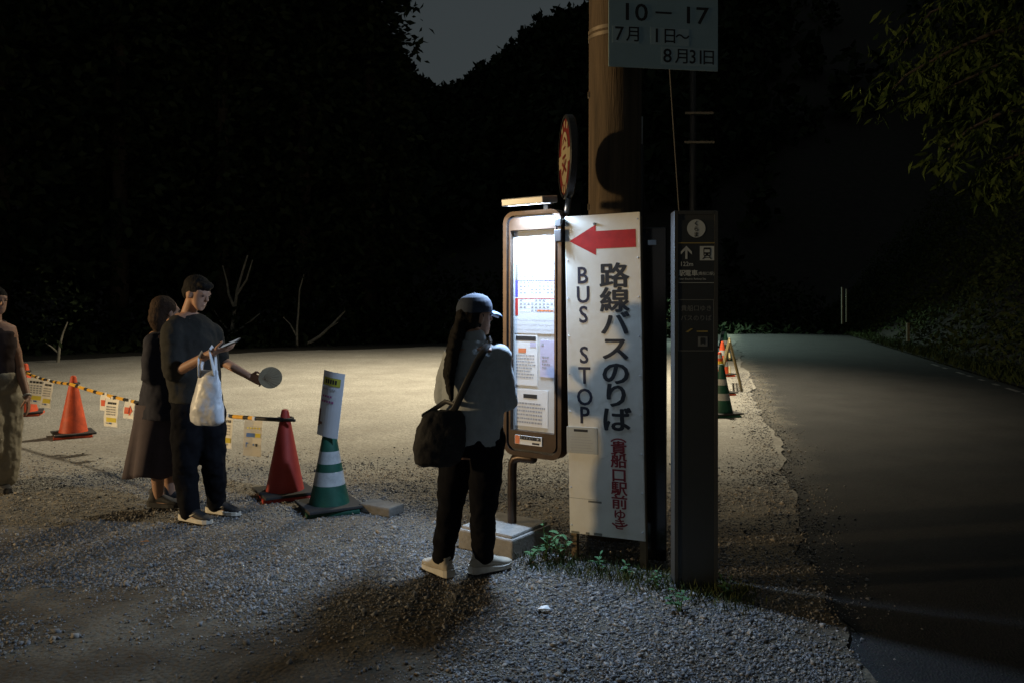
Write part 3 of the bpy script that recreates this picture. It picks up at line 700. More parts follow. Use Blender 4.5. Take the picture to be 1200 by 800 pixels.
# ------------------------------------------------------------------ cones, rope, papers
M_CRED = mat('cone_red', (.58, .08, .025), .55, .40, 9, spec=.35); M_CGREEN = mat('cone_green', (.010, .07, .045), .55, .4, 9); M_CWHITE = mat('cone_white', (.36, .37, .37), .55, .35, 10); M_CYEL = mat('cone_yellow', (.75, .48, .04), .5, .15, 8)
M_RUB = mat('rubber', (.028, .027, .026), .8, .3, 8, bump=.2); M_CDULL = mat('cone_dull_red', (.42, .045, .03), .55, .2, 6)
def make_cone(loc, label, group, bands=(), body=None, rz=0.0, base=None, h=.70, weight=True):
    t = thing('traffic_cone', loc, label, 'traffic cone', rz, group)
    zs = sorted({.03, h - .02} | {b[0] for b in bands} | {b[1] for b in bands}); prof = [(.185, .03)]; mi = []
    mats_ = [body]
    def rad(z): return .150 - (z - .03) / (h - .05) * (.150 - .030)
    prof = [(.172, .03), (.172, .045), (.150, .058)]; mi = [0, 0]
    zs = [.058] + [z for z in zs if .06 < z < h - .02] + [h - .02]
    for a, b in zip(zs, zs[1:]):
        c = 0
        for (b0, b1, m) in bands:
            if a >= b0 - 1e-6 and b <= b1 + 1e-6:
                if m not in mats_: mats_.append(m)
                c = mats_.index(m)
        prof.append((rad(b), b)); mi.append(c)
    prof += [(.026, h - .006), (.018, h), (.0005, h)]; mi += [0, 0, 0]
    mb = MB(); mb.lathe((0, 0, 0), prof, 28, mi); mb.build('cone_body', mats_, t, world=False)
    mb = MB(); mb.bbox((0, 0, .016), (.39, .39, .03), .008, mi=0); mb.build('base', base or body, t, world=False)
    if weight:
        mb = MB(); mb.bbox((0, 0, .047), (.42, .42, .022), .006, Matrix.Rotation(R(8), 4, 'Z')); mb.build('weight_ring', M_RUB, t, world=False)
    return t
CF, CM, CN = gp(30, 486), gp(86, 511), gp(334, 581)
make_cone(CF, 'orange traffic cone at the far end of the striped rope', 'cones along the rope', body=M_CRED, rz=R(20))
make_cone(CM, 'bright orange cone midway along the striped rope', 'cones along the rope', body=M_CRED, rz=R(28))
make_cone(CN, 'dull red cone where the striped rope ends', 'cones along the rope', body=M_CDULL, rz=R(24))
CG = gp(386, 597)
make_cone(CG, 'green cone with white bands carrying a laminated notice on its tip', 'cones along the rope', ((.20, .30, M_CWHITE), (.36, .45, M_CWHITE), (.56, .64, M_CWHITE)), M_CGREEN, rz=R(22), base=M_CGREEN)
# cones down the roadside
rc = [((2.83, 10.75), 'green roadside cone with one white band nearest the dark pillar', ((.22, .31, M_CWHITE), (.42, .50, M_CWHITE)), M_CGREEN),
      ((3.42, 13.1), 'red roadside cone with white and yellow bands behind the green cone', ((.16, .26, M_CWHITE), (.26, .33, M_CYEL), (.42, .50, M_CWHITE), (.50, .55, M_CYEL), (.60, .66, M_CWHITE)), M_CRED),
      ((4.28, 16.2), 'red and white roadside cone third along the row', ((.2, .3, M_CWHITE), (.42, .52, M_CWHITE)), M_CRED),
      ((5.42, 20.2), 'green and white roadside cone fourth along the row', ((.2, .3, M_CWHITE), (.40, .50, M_CWHITE)), M_CGREEN),
      ((6.75, 25.4), 'farthest green cone of the roadside row', ((.2, .3, M_CWHITE), (.40, .50, M_CWHITE)), M_CGREEN)]
for (x, y), lb, bands, body in rc: make_cone((x, y, 0), lb, 'cones along the road edge', bands, body, rz=R(10))
bar_t = thing('barricade', (3.72, 13.6, 0), 'tan folding barricade beside the banded red roadside cone', 'barricade', R(75))
M_TAN = mat('tan_pipe', (.24, .20, .10), .5, .25, 8)
for x in (0.0, 1.3):
    for s in (-1, 1): MB().tube([(x, s * .2, 0), (x, 0, .82)], .02, 8).build('leg', M_TAN, bar_t, world=False)
for z in (.3, .55, .8): MB().tube([(0, 0, z), (1.3, 0, z)], .018, 8).build('cross_rail', M_TAN, bar_t, world=False)
# rope
M_RY = mat('rope_yellow', (.80, .42, .04), .55, .15, 20); M_RB = mat('rope_black', (.022, .02, .018), .6, .2, 20)
def ctop(c, z): return Vector((c.x, c.y, z))
def sagged(a, b, sag, n):
    P = []
    for k in range(n + 1):
        t = k / n; p = a.lerp(b, t); p.z -= sag * 4 * t * (1 - t); P.append(p)
    return P
side = Vector((.0, -.062, 0))
path = sagged(ctop(CF, .60) + side, ctop(CM, .61) + side, .03, 26) + sagged(ctop(CM, .61) + side, ctop(CN, .625) + side, .075, 52)[1:]
mb = MB()
L_ = 0; 
for a, b in zip(path, path[1:]):
    tcum = L_; L_ += (b - a).length
    idx = int(tcum / .125) % 2
    if (b - CN).length < 1.02 and (b - Vector((CN.x, CN.y, .6))).length < .34: idx = 1
    d = (b - a).normalized(); s_ = d.cross(Vector((0, 0, 1))).normalized() * .0165; u_ = s_.cross(d).normalized() * .0165
    mb.loft([(a - d * .002, s_, u_), (b + d * .002, s_, u_)], 10, 1 - idx if False else idx, False)
for c, z in ((CF, .60), (CM, .61), (CN, .625)):
    ring = [Vector((c.x + .060 * math.cos(t), c.y + .060 * math.sin(t), z)) for t in [2 * math.pi * k / 16 for k in range(17)]]
    mb.tube(ring, .012, 8, 1, cap=False)
mb.tube([ctop(CN, .625) + side, ctop(CN, .625) + side + Vector((.10, -.03, .0))], .012, 8, 1)
tag(mb.build('barrier_rope', [M_RY, M_RB]), 'yellow and black striped barrier rope sagging between orange cones', 'barrier rope')
# papers hanging from the rope
def rope_at(px):
    best = min(path, key=lambda p: abs(600 + p.x / p.y * FPX - px)); return best
M_ARR = mat('arrow_orange', (.70, .10, .03), .6, .1); M_CARD = mat('paper_warm', (.86, .84, .78), .7, .07, 6)
rdir = (CN - CM).normalized(); RRZ = math.atan2(rdir.y, rdir.x)
def paper(px, top, wpx, hpx, label, draw, m=M_CARD, roll=0.0, name='paper_notice', cat='notice', rz=None, group='papers hanging from the rope'):
    p = rope_at(px); k = p.y / FPX
    z = EYE - (top - HOR) * k
    rz_ = R(-15) if rz is None else rz
    t = thing(name, (p.x, p.y - .028, z), label, cat, rz_, group, tilt=roll)
    w_ = wpx * k / math.cos(rz_); h_ = hpx * k
    # a slightly curled sheet
    b = MB(); n = 6; vs = []
    for i in range(n + 1):
        zz = -h_ * i / n; cy = -.018 * math.sin(i / n * 2.4) * random.choice((.6, 1))
        for x in (-w_ / 2, 0, w_ / 2): vs.append((x, cy + (.006 if x == 0 else 0), zz))
    fs = [(i * 3 + j, i * 3 + j + 1, i * 3 + j + 4, i * 3 + j + 3) for i in range(n) for j in range(2)]
    nv = len(vs); b.add(vs + [(v[0], v[1] + .0015, v[2]) for v in vs], fs + [tuple(i + nv for i in reversed(f)) for f in fs])
    s = b.build('sheet', m, t, world=False)
    def cy(zz):
        i = min(n - 1, int(-zz / h_ * n)); f = -zz / h_ * n - i; return vs[i * 3][1] * (1 - f) + vs[(i + 1) * 3][1] * f - .0028
    pr = MB()
    def rect(x0, x1, z0, z1, mi): pr.add([(x0 * w_, cy(z0 * h_), z0 * h_), (x1 * w_, cy(z0 * h_), z0 * h_), (x1 * w_, cy(z1 * h_), z1 * h_), (x0 * w_, cy(z1 * h_), z1 * h_)], [(0, 1, 2, 3)], mi)
    def tri(P, mi): pr.add([(x * w_, cy(z * h_) - .001, z * h_) for x, z in P], [(0, 1, 2)], mi)
    draw(rect, tri); pr.build('print', [M_INK, M_ARR, M_YELP, M_GREYINK, mat('blue_ink', (.05, .14, .38), .6, .1)], s, world=False)
    MB().box((0, -.002, .012), (.02, .012, .03)).build('tape', M_CLEAR if False else M_CARD, t, world=False)
    return t
def d_arrow(r, t):
    for k in range(3): r(-.38, .05, -.32 - .13 * (k + 1), -.32 - .13 * k, 1)
    t([(.05, -.18), (.05, -.84), (.42, -.51)], 1)
def d_notice(r, t):
    for k in range(5): r(-.30 + k * .13, -.21 + k * .13, -.18, -.10, 0)
    for j in range(4):
        for k in range(6): r(-.36 + k * .12, -.29 + k * .12, -.30 - .09 * j, -.25 - .09 * j, 3)
    r(-.30, .42, -.74, -.66, 2); r(-.30, .42, -.82, -.74, 2); r(-.08, .05, -.90, -.84, 4); r(-.34, -.15, -.89, -.85, 3)
def d_clear(r, t):
    for k in range(5): r(-.32 + k * .16, -.22 + k * .16, -.24, -.20, 2)
    r(-.34, .12, -.47, -.36, 4); r(.16, .44, -.47, -.36, 2); r(-.34, -.30, -.76, -.62, 4); r(-.30, -.22, -.66, -.62, 4); r(.05, .12, -.70, -.64, 4); r(.2, .3, -.72, -.64, 0)
paper(29, 441, 11, 19, 'small red arrow card nearest the far orange cone', d_arrow, roll=R(4), cat='arrow card', name='arrow_card')
paper(47, 443, 31, 30, 'wide white notice hanging behind the far stretch of rope', d_notice, roll=R(5), rz=R(-4))
paper(58, 446, 12, 31, 'narrow white notice overlapping the wide one on the far stretch of rope', d_notice, roll=R(7), rz=R(0))
paper(124, 462, 13, 18, 'red arrow card at the near side of the middle orange cone', d_arrow, roll=R(2), cat='arrow card', name='arrow_card')
paper(135, 467, 18, 32, 'white notice with yellow stripe between two red arrow cards', d_notice, roll=R(3))
paper(153.5, 470, 13.5, 19.5, 'red arrow card just behind the person in the purple skirt', d_arrow, roll=R(4), cat='arrow card', name='arrow_card')
paper(268, 487, 15, 37, 'white notice with yellow stripe half hidden by the black trousers', d_notice, roll=R(3))
M_FILM = bpy.data.materials.new('clear_film'); M_FILM.use_nodes = True
_n = M_FILM.node_tree.nodes; _L = M_FILM.node_tree.links; _t = _n.new('ShaderNodeBsdfTransparent'); _m = _n.new('ShaderNodeMixShader'); _m.inputs[0].default_value = .45
_n['Principled BSDF'].inputs['Base Color'].default_value = (.62, .55, .42, 1); _n['Principled BSDF'].inputs['Roughness'].default_value = .3
_L.new(_t.outputs[0], _m.inputs[1]); _L.new(_n['Principled BSDF'].outputs[0], _m.inputs[2]); _L.new(_m.outputs[0], _n['Material Output'].inputs[0])
paper(301, 491, 23, 42, 'clear film sheet with blue and orange print near the dull red cone', d_clear, M_FILM, roll=R(1.5))
# laminated notice on the green cone
ln = thing('laminated_notice', (CG.x + .018, CG.y, .60), 'leaning laminated notice with yellow header on top of the green cone', 'notice', R(-24), tilt=R(8))
M_LAM = mat('laminate', (.60, .62, .66), .22, .06, 5, spec=.6)
mb = MB(); vs = []; n = 8; hh = .49
for i in range(2):
    for k in range(n + 1):
        x = -.095 + .19 * k / n; vs.append((x, -.050 - .018 * math.cos((k / n - .5) * math.pi), -.04 + hh * i))
fs = [(k, k + 1, n + 2 + k, n + 1 + k) for k in range(n)]; nv = len(vs)
mb.add(vs + [(a, b + .003, c) for a, b, c in vs], fs + [tuple(i + nv for i in reversed(f)) for f in fs] + [(0, n + 1, nv + n + 1, nv), (n, nv + n, nv + 2 * n + 1, 2 * n + 1)])
lam = mb.build('sheet', M_LAM, ln, world=False)
mb = MB()
def lb(x0, x1, z0, z1, mi):
    q = 5
    for j in range(q):
        a = x0 + (x1 - x0) * j / q; b = x0 + (x1 - x0) * (j + 1) / q
        fy = lambda x: -.0525 - .018 * math.cos(x / .19 * math.pi)
        mb.add([(a, fy(a), z0), (b, fy(b), z0), (b, fy(b), z1), (a, fy(a), z1)], [(0, 1, 2, 3)], mi)
lb(-.080, .072, .345, .405, 0)
for k in range(5): lb(-.06 + k * .022, -.045 + k * .022, .36, .392, 1)
for k in range(4): lb(-.075 + k * .024, -.058 + k * .024, .255, .270, 2)
for k in range(5): lb(-.080 + k * .024, -.062 + k * .024, .215, .232, 2)
for k in range(6): lb(-.075 + k * .02, -.062 + k * .02, .31, .322, 3)
lb(-.094, -.075, .03, .16, 4); lb(-.094, -.05, .045, .065, 4)
mb.build('print', [mat('lime_print', (.42, .40, .05), .5, .1), M_INK, mat('purple_print', (.34, .10, .24), .6, .1), M_GREYINK, mat('brown_print', (.16, .08, .06), .6, .1)], lam, world=False)
MB().tube([(0, -.02, -.08), (0, -.015, .43)], .012, 8).build('stick', M_RUB, ln, world=False)
# loose concrete block beside the green cone, flush edging
cb = MB(); cb.bbox((0, 0, .035), (.30, .17, .07), .012, Matrix.Rotation(R(-32), 4, 'Z'))
o = cb.build('concrete_block', mat('dirty_concrete', (.14, .13, .115), .95, .4, 8, bump=.5)); o.location = (gp(447, 600).x, gp(447, 600).y, 0); tag(o, 'low grey concrete block lying beside the green cone', 'concrete block')
# litter
mb = MB(); c = gp(637, 717)
mb.poly([c + Vector(v) for v in ((-.03, -.01, .022), (.0, -.025, .03), (.035, -.012, .022), (.02, .012, .034), (-.012, .018, .027))], .002, (0, 0, 1))
mb.poly([c + Vector(v) for v in ((-.045, .01, .02), (-.02, -.004, .03), (-.01, .02, .024))], .002, (0, 0, 1))
tag(mb.build('paper_scrap', M_PAPER), 'torn white paper scrap on gravel before the bus stop sign', 'litter')
mb = MB(); c = gp(170, 637); mb.poly([c + Vector(v) for v in ((-.035, 0, .016), (-.01, -.018, .022), (.03, -.004, .018), (.008, .018, .024))], .0015, (0, 0, 1))
tag(mb.build('fallen_leaf', mat('dry_leaf', (.38, .17, .06), .8, .3)), 'dry orange leaf lying on the gravel near the phone user', 'leaf')

# ------------------------------------------------------------------ weeds, grass
def leaf_blade(w_, l):
    b = MB(); n = 4; vs = []
    for i in range(n + 1):
        t = i / n; ww = w_ * math.sin(math.pi * min(1, .08 + t * .92)) ** .8 * (1 if i < n else .05); z = l * (.25 * t - .30 * t * t)
        vs += [(-ww / 2, l * t, z + .12 * ww), (0, l * t, z), (ww / 2, l * t, z + .12 * ww)]
    b.add(vs, [(i * 3 + j, i * 3 + j + 1, i * 3 + j + 4, i * 3 + j + 3) for i in range(n) for j in range(2)], 0, True); return b
def weed(loc, label, h, nl, ls, group='weeds at the sign feet'):
    t = thing('leafy_weed', loc, label, 'weed', random.uniform(0, 6), group)
    first = None
    for sI in range(3):
        lean = Vector((random.uniform(-.5, .5), random.uniform(-.5, .5), 1)).normalized()
        hh = h * random.uniform(.55, 1)
        MB().tube([(0, 0, 0), lean * hh * .5 + Vector((0, 0, .01)), lean * hh], [.004, .003, .002], 6).build('stem', M_WEED, t, world=False)
        for k in range(nl):
            f = .25 + .75 * (k + 1) / nl
            if first is None: lf = leaf_blade(ls * .42, ls).build('leaf', M_WEED, t, world=False); first = lf
            else: lf = first.copy(); COL.objects.link(lf)
            lf.parent = t; lf.location = lean * hh * f; s_ = random.uniform(.6, 1.15) * (1.1 - .35 * f)
            lf.scale = (s_,) * 3; lf.rotation_euler = (random.uniform(-.1, .6), random.uniform(-.3, .3), k * 2.4 + sI + random.uniform(-.4, .4))
    return t
for (px, py, h, nl, ls, lb_) in ((640, 655, .24, 7, .085, 'bright leafy weed between the concrete foot and the white sign'), (660, 658, .20, 6, .07, 'leafy weed against the near leg of the white sign'), (622, 660, .13, 5, .06, 'low weed at the corner of the concrete foot'),
                             (702, 668, .10, 5, .05, 'small weed under the middle of the white sign'), (736, 676, .11, 5, .05, 'small weed under the far leg of the white sign'), (797, 718, .13, 6, .055, 'weed on the gravel edge before the dark pillar'), (852, 700, .17, 6, .05, 'weed clump at the road side of the dark pillar'), (770, 690, .10, 5, .045, 'tiny weed between black board and dark pillar')):
    weed(gp(px, py), lb_, h, nl, ls)
Cg = []; Dg = []; Sg = []
for _ in range(2600):
    t = rng.uniform(0, 1); px = 612 + 270 * t + rng.normal(0, 8); py = 655 + 50 * t + rng.normal(0, 9)
    g_ = gp(px, max(py, 630)); Cg.append((g_.x, g_.y, 0)); Dg.append((rng.normal(0, .4), rng.normal(0, .4), 1)); Sg.append(rng.uniform(.02, .075))
Vv, Qq = leaf_arrays(np.array(Cg), np.array(Sg), .10, np.array(Dg), rng=rng)
tag(mesh_np('grass', Vv, Qq, leaf_material('grass_blade', (.03, .05, .015), (.09, .10, .04))), kind='stuff', label='short grass along the foot of the signs')
# verge and undergrowth over the road
N = 46000
y = rng.uniform(8, 52, N); d = rng.uniform(0, 1, N) ** 1.3 * 9.0; 
zb = np.array([bank_z(a) for a in d]); cl = np.array([.5 + mnoise.noise((a * .55, b * .55, 2)) for a, b in zip(d, y)])
hgt = np.clip(d * .35, .12, 2.6) * np.clip(cl * 1.3, .15, 1.4) * rng.uniform(0, 1, N) ** .6
C = np.stack([9.15 + (y - 14.4) * .265 + d + rng.normal(0, .08, N), y, zb + hgt], 1)
Vv, Qq = leaf_arrays(C, rng.uniform(.07, .20, N) * np.clip(d, .4, 1.15), .5, droop=.3, rng=rng)
tag(mesh_np('undergrowth', Vv, Qq, M_LEAF), kind='stuff', label='dark bushy undergrowth on the bank across the road')
N = 9000; y = rng.uniform(6, 46, N); d = rng.uniform(-.12, 1.1, N)
C = np.stack([9.15 + (y - 14.4) * .265 + d, y, np.zeros(N)], 1); D = rng.normal(size=(N, 3)) * .45; D[:, 2] = 1
Vv, Qq = leaf_arrays(C, rng.uniform(.08, .26, N), .12, D, rng=rng)
tag(mesh_np('verge_grass', Vv, Qq, M_LEAF), kind='stuff', label='rough grass verge along the far road edge')
# undergrowth behind the lot and at the far end of the road
N = 24000; x = rng.uniform(-26, 15, N)
lb_ = np.array([min(lot_back(a), 33.5) for a in x]); dd = rng.uniform(0, 1, N) ** 1.1 * 9 + 2.6
zc = np.clip(.1 + (dd - 2.6) * .5, 0, 3.6) * np.array([.55 + .8 * abs(mnoise.noise((a * .35, b * .35, 4))) for a, b in zip(x, dd)]) * rng.uniform(0, 1, N) ** .7
C = np.stack([x, lb_ + dd + np.where(x > 7.2, 2.5, 0), zc], 1)
Vv, Qq = leaf_arrays(C, rng.uniform(.12, .42, N), .5, rng=rng)
tag(mesh_np('thicket', Vv, Qq, M_CEDAR), kind='stuff', label='black thicket along the back edge of the lot')

# ------------------------------------------------------------------ trees
def cedar(H, Rm, nl, seed):
    r_ = np.random.default_rng(seed)
    t = thing('cedar_tree', (0, 0, 0), 'tall dark cedar in the black tree wall behind the lot', 'tree', group='cedars behind the lot')
    MB().tube([(0, 0, -.2), (0, 0, H * .4), (0, 0, H * .97)], [.30, .2, .03], 9).build('trunk', M_BARK, t, world=False)
    nb = 210; cen = []; dirs = []
    for b in range(nb):
        h = H * (.10 + .9 * (b / nb) ** .95); L = Rm * (1.03 - h / H) ** .65 * r_.uniform(.6, 1.12); a = b * 2.399 + r_.normal(0, .3); k = nl // nb
        s_ = r_.uniform(.05, 1, k) ** .7; sp = .30 * L * s_ + .12
        P = np.stack([np.cos(a) * L * s_, np.sin(a) * L * s_, h - .35 * L * s_ ** 2 + .15 * L * s_], 1) + r_.normal(0, 1, (k, 3)) * sp[:, None] * np.array([.5, .5, .55])
        cen.append(P); dirs.append(np.tile([np.cos(a), np.sin(a), -.3], (k, 1)) + r_.normal(0, .7, (k, 3)))
    C = np.concatenate(cen); D = np.concatenate(dirs)
    Vv, Qq = leaf_arrays(C, r_.uniform(.22, .5, len(C)), .5, D, rng=r_)
    mesh_np('crown', Vv, Qq, M_CEDAR, t); return t
protos = [cedar(23, 2.9, 10500, 1), cedar(20, 3.2, 10500, 2), cedar(25, 3.4, 10500, 3)]
spots = [(-5.75, 32.2, 0, 1.0), (-8.1, 31.0, 1, 1.1), (-10.6, 29.2, 2, .95), (-13.4, 27.2, 0, 1.05), (-16.2, 25.2, 1, 1.1), (-19.2, 23.6, 2, 1), (-22.5, 22, 0, 1.1), (-7.0, 36, 2, 1), (-10, 35, 0, 1.15), (-13.5, 33, 1, 1.1), (-17, 31, 2, 1.0), (-20.5, 29, 0, 1.1), (-24, 27, 1, 1.1), (-9, 40, 1, 1.2), (-16, 38, 0, 1.2), (-25, 34, 2, 1.2)]
used = set()
for x, y, k, s_ in spots:
    if k not in used: used.add(k); o = protos[k]; o.location = (x, y, 0); o.scale = (s_,) * 3; o.rotation_euler.z = x
    else: dup(protos[k], (x, y, 0), x * 1.7, scale=s_)
def sapling(base, limbs, label, leaves_n=260, leafz=1.2):
    t = thing('bare_sapling', base, label, 'tree', group='pale saplings at the back of the lot')
    mb = MB()
    for P, r0, r1 in limbs[:1]: mb.tube([p - base + Vector((0, 0, 0)) for p in P], np.linspace(r0, r1, len(P)), 8)
    mb.build('trunk', M_PALEBARK, t, world=False)
    for P, r0, r1 in limbs[1:]: MB().tube([p - base for p in P], np.linspace(r0, r1, len(P)), 7).build('limb', M_PALEBARK, t, world=False)
    tips = [P[-1] - base for P, _, _ in limbs]
    C = np.array([tuple(tips[i % len(tips)] + Vector((rng.normal(0, .35), rng.normal(0, .3), rng.uniform(-.1, 1.3)))) for i in range(leaves_n)])
    Vv, Qq = leaf_arrays(C, rng.uniform(.08, .18, leaves_n), .5, rng=rng); mesh_np('crown', Vv, Qq, M_CEDAR, t)
    return t
def line(Y, *pp): return [pt(px, py, Y) for px, py in pp]
b0 = gp(268, 402.5); Yb = b0.y - .3
sapling(Vector((pt(268, 402, Yb).x, Yb, 0)), [(line(Yb, (266, 404), (272, 385), (275, 362), (278, 340), (285, 316), (290, 300)), .075, .03), (line(Yb, (275, 362), (268, 345), (266, 330), (261, 312)), .05, .02), (line(Yb, (278, 345), (289, 328), (296, 305)), .045, .018), (line(Yb, (270, 392), (284, 384), (298, 373), (304, 368)), .045, .02), (line(Yb, (270, 390), (258, 376), (250, 362)), .035, .015)], 'forked pale sapling behind the phone user at the lot edge')
Yb2 = 26.0
sapling(Vector((pt(349, 403, Yb2).x, Yb2, 0)), [(line(Yb2, (348, 405), (348, 385), (350, 360), (351, 340), (356, 322)), .045, .015), (line(Yb2, (348, 395), (340, 380), (332, 372)), .03, .012)], 'thin upright sapling beside the slanting branch at the lot edge', 160)
sapling(Vector((pt(361, 403, Yb2 + .4).x, Yb2 + .4, 0)), [(line(Yb2 + .4, (359, 404), (375, 394), (390, 380), (404, 365)), .065, .025), (line(Yb2 + .4, (386, 384), (396, 378)), .03, .015)], 'pale sapling slanting low over the far lot edge', 120)
Yb3 = 19.6
sapling(Vector((pt(68, 421, Yb3).x, Yb3, 0)), [(line(Yb3, (68, 424), (70, 405), (74, 390), (79, 378)), .04, .014), (line(Yb3, (69, 414), (60, 406), (54, 402)), .025, .01)], 'small pale sapling at the lot edge beyond the orange cones', 140)
def overhang(base, limbs, label, nleaf):
    t = thing('leaning_tree', base, label, 'tree', group='trees leaning over the road')
    MB().tube([p - base for p in limbs[0][0]], np.linspace(limbs[0][1], limbs[0][2], len(limbs[0][0])), 9).build('trunk', M_BARK, t, world=False)
    Cc = []; Dd = []; Ss = []
    for P, r0, r1 in limbs[1:]:
        MB().tube([p - base for p in P], np.linspace(r0, r1, len(P)), 7).build('limb', M_BARK, t, world=False)
        for i in range(nleaf):
            f = rng.uniform(.1, 1) * (len(P) - 1); i0 = min(int(f), len(P) - 2); p = P[i0].lerp(P[i0 + 1], f - i0) - base
            spray = Vector((rng.normal(0, .30), rng.normal(0, .45), rng.normal(-.02, .20))); c = p + spray
            for q in range(7):
                Cc.append((c.x + rng.normal(0, .07), c.y + rng.normal(0, .07), c.z + rng.normal(0, .05) - .02 * q)); Dd.append((rng.normal(-.35, .5), rng.normal(-.1, .5), -.75 + rng.normal(0, .25))); Ss.append(rng.uniform(.09, .30))
    Vv, Qq = leaf_arrays(np.array(Cc), np.array(Ss), .24, np.array(Dd), rng=rng); mesh_np('crown', Vv, Qq, M_BAMBOO, t); return t
Yt = 13.2
overhang(Vector((10.4, 13.6, .8)), [([Vector((10.4, 13.6, .6)), Vector((10.2, 13.4, 2.6)), Vector((9.7, 13.3, 4.4)), Vector((9.3, 13.2, 6.2))], .14, .05),
   (line(Yt, (1262, 60), (1215, 30), (1165, 38), (1110, 62), (1062, 88), (1046, 105)), .05, .012), (line(Yt - .4, (1262, 50), (1200, 62), (1140, 90), (1090, 112)), .04, .01), (line(Yt, (1255, 30), (1200, -5), (1140, -5), (1090, 15), (1060, 50)), .04, .012)], 'leaning tree with drooping upper leaves above the road', 95)
overhang(Vector((10.1, 12.4, .8)), [([Vector((10.1, 12.4, .6)), Vector((9.7, 12.2, 2.2)), Vector((9.1, 12.0, 3.6)), Vector((8.6, 12, 4.3))], .12, .05),
   (line(12, (1260, 150), (1215, 125), (1175, 132), (1135, 152), (1112, 175)), .045, .012), (line(12.3, (1258, 175), (1212, 175), (1176, 188), (1150, 205)), .04, .01)], 'leaning tree with lower sunken sprays over the road bank', 80)

# ------------------------------------------------------------------ posts, far pole, lamps
M_POST = mat('pale_post', (.13, .115, .07), .7, .25, 9)
def post(px, ptop, pbot, Y, label, w_=.06, name='marker_post'):
    b = pt(px, pbot, Y); zb = b.z; h = (pbot - ptop) * Y / FPX
    mb = MB(); mb.bbox((0, 0, h / 2), (w_, w_, h), .006); o = mb.build(name, M_POST); o.location = (b.x, b.y, zb - .05); o.scale.z = 1.02
    return tag(o, label, 'post', 'posts on the road bank')
post(987, 336, 378, 28, 'taller of the twin pale stakes on the dark bank', .055)
post(992, 338, 376, 28.5, 'thinner stake of the twin pair on the dark bank', .04)
post(1064, 377, 398, 23.4, 'short pale marker post standing alone by the road verge', .075)
mb = MB(); b = gp(780, 393); mb.bbox((0, 0, .35), (.12, .08, .7), .01); mb.box((0, -.045, .5), (.08, .01, .08), mi=1); o = mb.build('guide_post', [M_CYEL, M_CWHITE]); o.location = b; tag(o, 'small yellow guide post far behind the gap by the pillar', 'post')
mb = MB(); b = gp(521, 398); mb.box((0, 0, .3), (.08, .03, .6)); o = mb.build('reflector_post', M_BLACKP); o.location = b; tag(o, 'black post with three small white reflectors at the back of the lot', 'post')
for z in (.20, .31, .42):
    q = MB(); q.box((0, -.02, z), (.07, .01, .05)); q.build('reflector', M_CWHITE, o, world=False)
FPY = 24.0
fp = thing('crossbar_pole', (212 * FPY / FPX, FPY, 0), 'thin dark pole with crossbars rising far behind the guide pillar', 'utility pole')
mb = MB(); mb.tube([(0, 0, -.1), (0, 0, 4), (0, 0, 9.0)], [.12, .11, .09], 12); mb.build('shaft', M_BLACKP, fp, world=False)
for z, l in ((EYE + 180 * FPY / FPX, .90), (EYE + 214 * FPY / FPX, .84)):
    mb = MB(); mb.box((.16, -.14, z), (l, .06, .06)); mb.build('crossbar', M_BAND, fp, world=False)
lp = thing('lot_lamp', (LOT_LAMP_AT.x, LOT_LAMP_AT.y + .5, 0), 'tall lamp pole of the lot hidden behind the brown utility pole', 'street lamp')
mb = MB(); mb.tube([(0, 0, -.1), (0, 0, 5), (0, 0, 10.05)], [.08, .07, .06], 12); mb.build('shaft', M_STEEL, lp, world=False)
mb = MB(); mb.bbox((0, -.42, 10.06), (.26, .80, .09), .02); mb.build('lamp_head', M_STEEL, lp, world=False)
sl = thing('street_lamp', (7.35, 34.3, 0), 'far street lamp hidden behind the guide pillar', 'street lamp')
mb = MB(); mb.tube([(0, 0, -.1), (0, 0, 4.9)], [.07, .05], 10); mb.build('shaft', M_STEEL, sl, world=False)
MB().bbox((0, -.3, 4.78), (.22, .5, .09), .02).build('lamp_head', M_STEEL, sl, world=False)
fl = thing('floodlight', (FLOOD_AT.x - .45, FLOOD_AT.y, 0), 'floodlight on a steel pole beside the lot', 'floodlight')
MB().tube([(0, 0, -.1), (0, 0, 4.7)], .06, 10).build('shaft', M_STEEL, fl, world=False)
MB().bbox((.22, 0, 4.4), (.22, .5, .35), .02).build('lamp_head', M_STEEL, fl, world=False)

# ------------------------------------------------------------------ people
def skin(name, c): return mat(name, c, .55, .12, 20, spec=.35)
M_SKIN = skin('skin', (.42, .235, .155)); M_SKIN2 = skin('skin_tan', (.38, .22, .145))
M_HAIR = mat('black_hair', (.012, .010, .009), .75, .3, 40, spec=.15, bump=.8, bscale=90); M_HAIRB = mat('brown_hair', (.045, .026, .016), .75, .35, 40, spec=.15, bump=.8, bscale=90)
M_TEE = mat('dark_tee', (.020, .019, .016), .9, .2, 30, bump=.9, bscale=14); M_TRO = mat('black_trousers', (.008, .008, .010), .95, .25, 20, spec=.08)
M_NAVYT = mat('navy_top', (.024, .025, .040), .9, .2, 25); M_SKIRT = mat('purple_skirt', (.075, .056, .064), .85, .2, 14)
M_JACK = mat('pale_jacket', (.36, .39, .41), .85, .14, 16, bump=.9, bscale=15); M_CAP = mat('blue_cap', (.045, .058, .09), .85, .2, 40)
M_KHAKI = mat('khaki_cloth', (.34, .30, .22), .9, .15, 16, bump=.8, bscale=14); M_TANK = mat('brown_tank', (.045, .028, .026), .9, .2, 20)
M_SOLE = mat('white_sole', (.62, .58, .50), .6, .15, 14); M_SHOEW = mat('cream_shoe', (.44, .39, .31), .7, .2, 16, bump=.2); M_SHOEB = mat('black_shoe', (.018, .017, .018), .7, .25, 16)
V3 = Vector
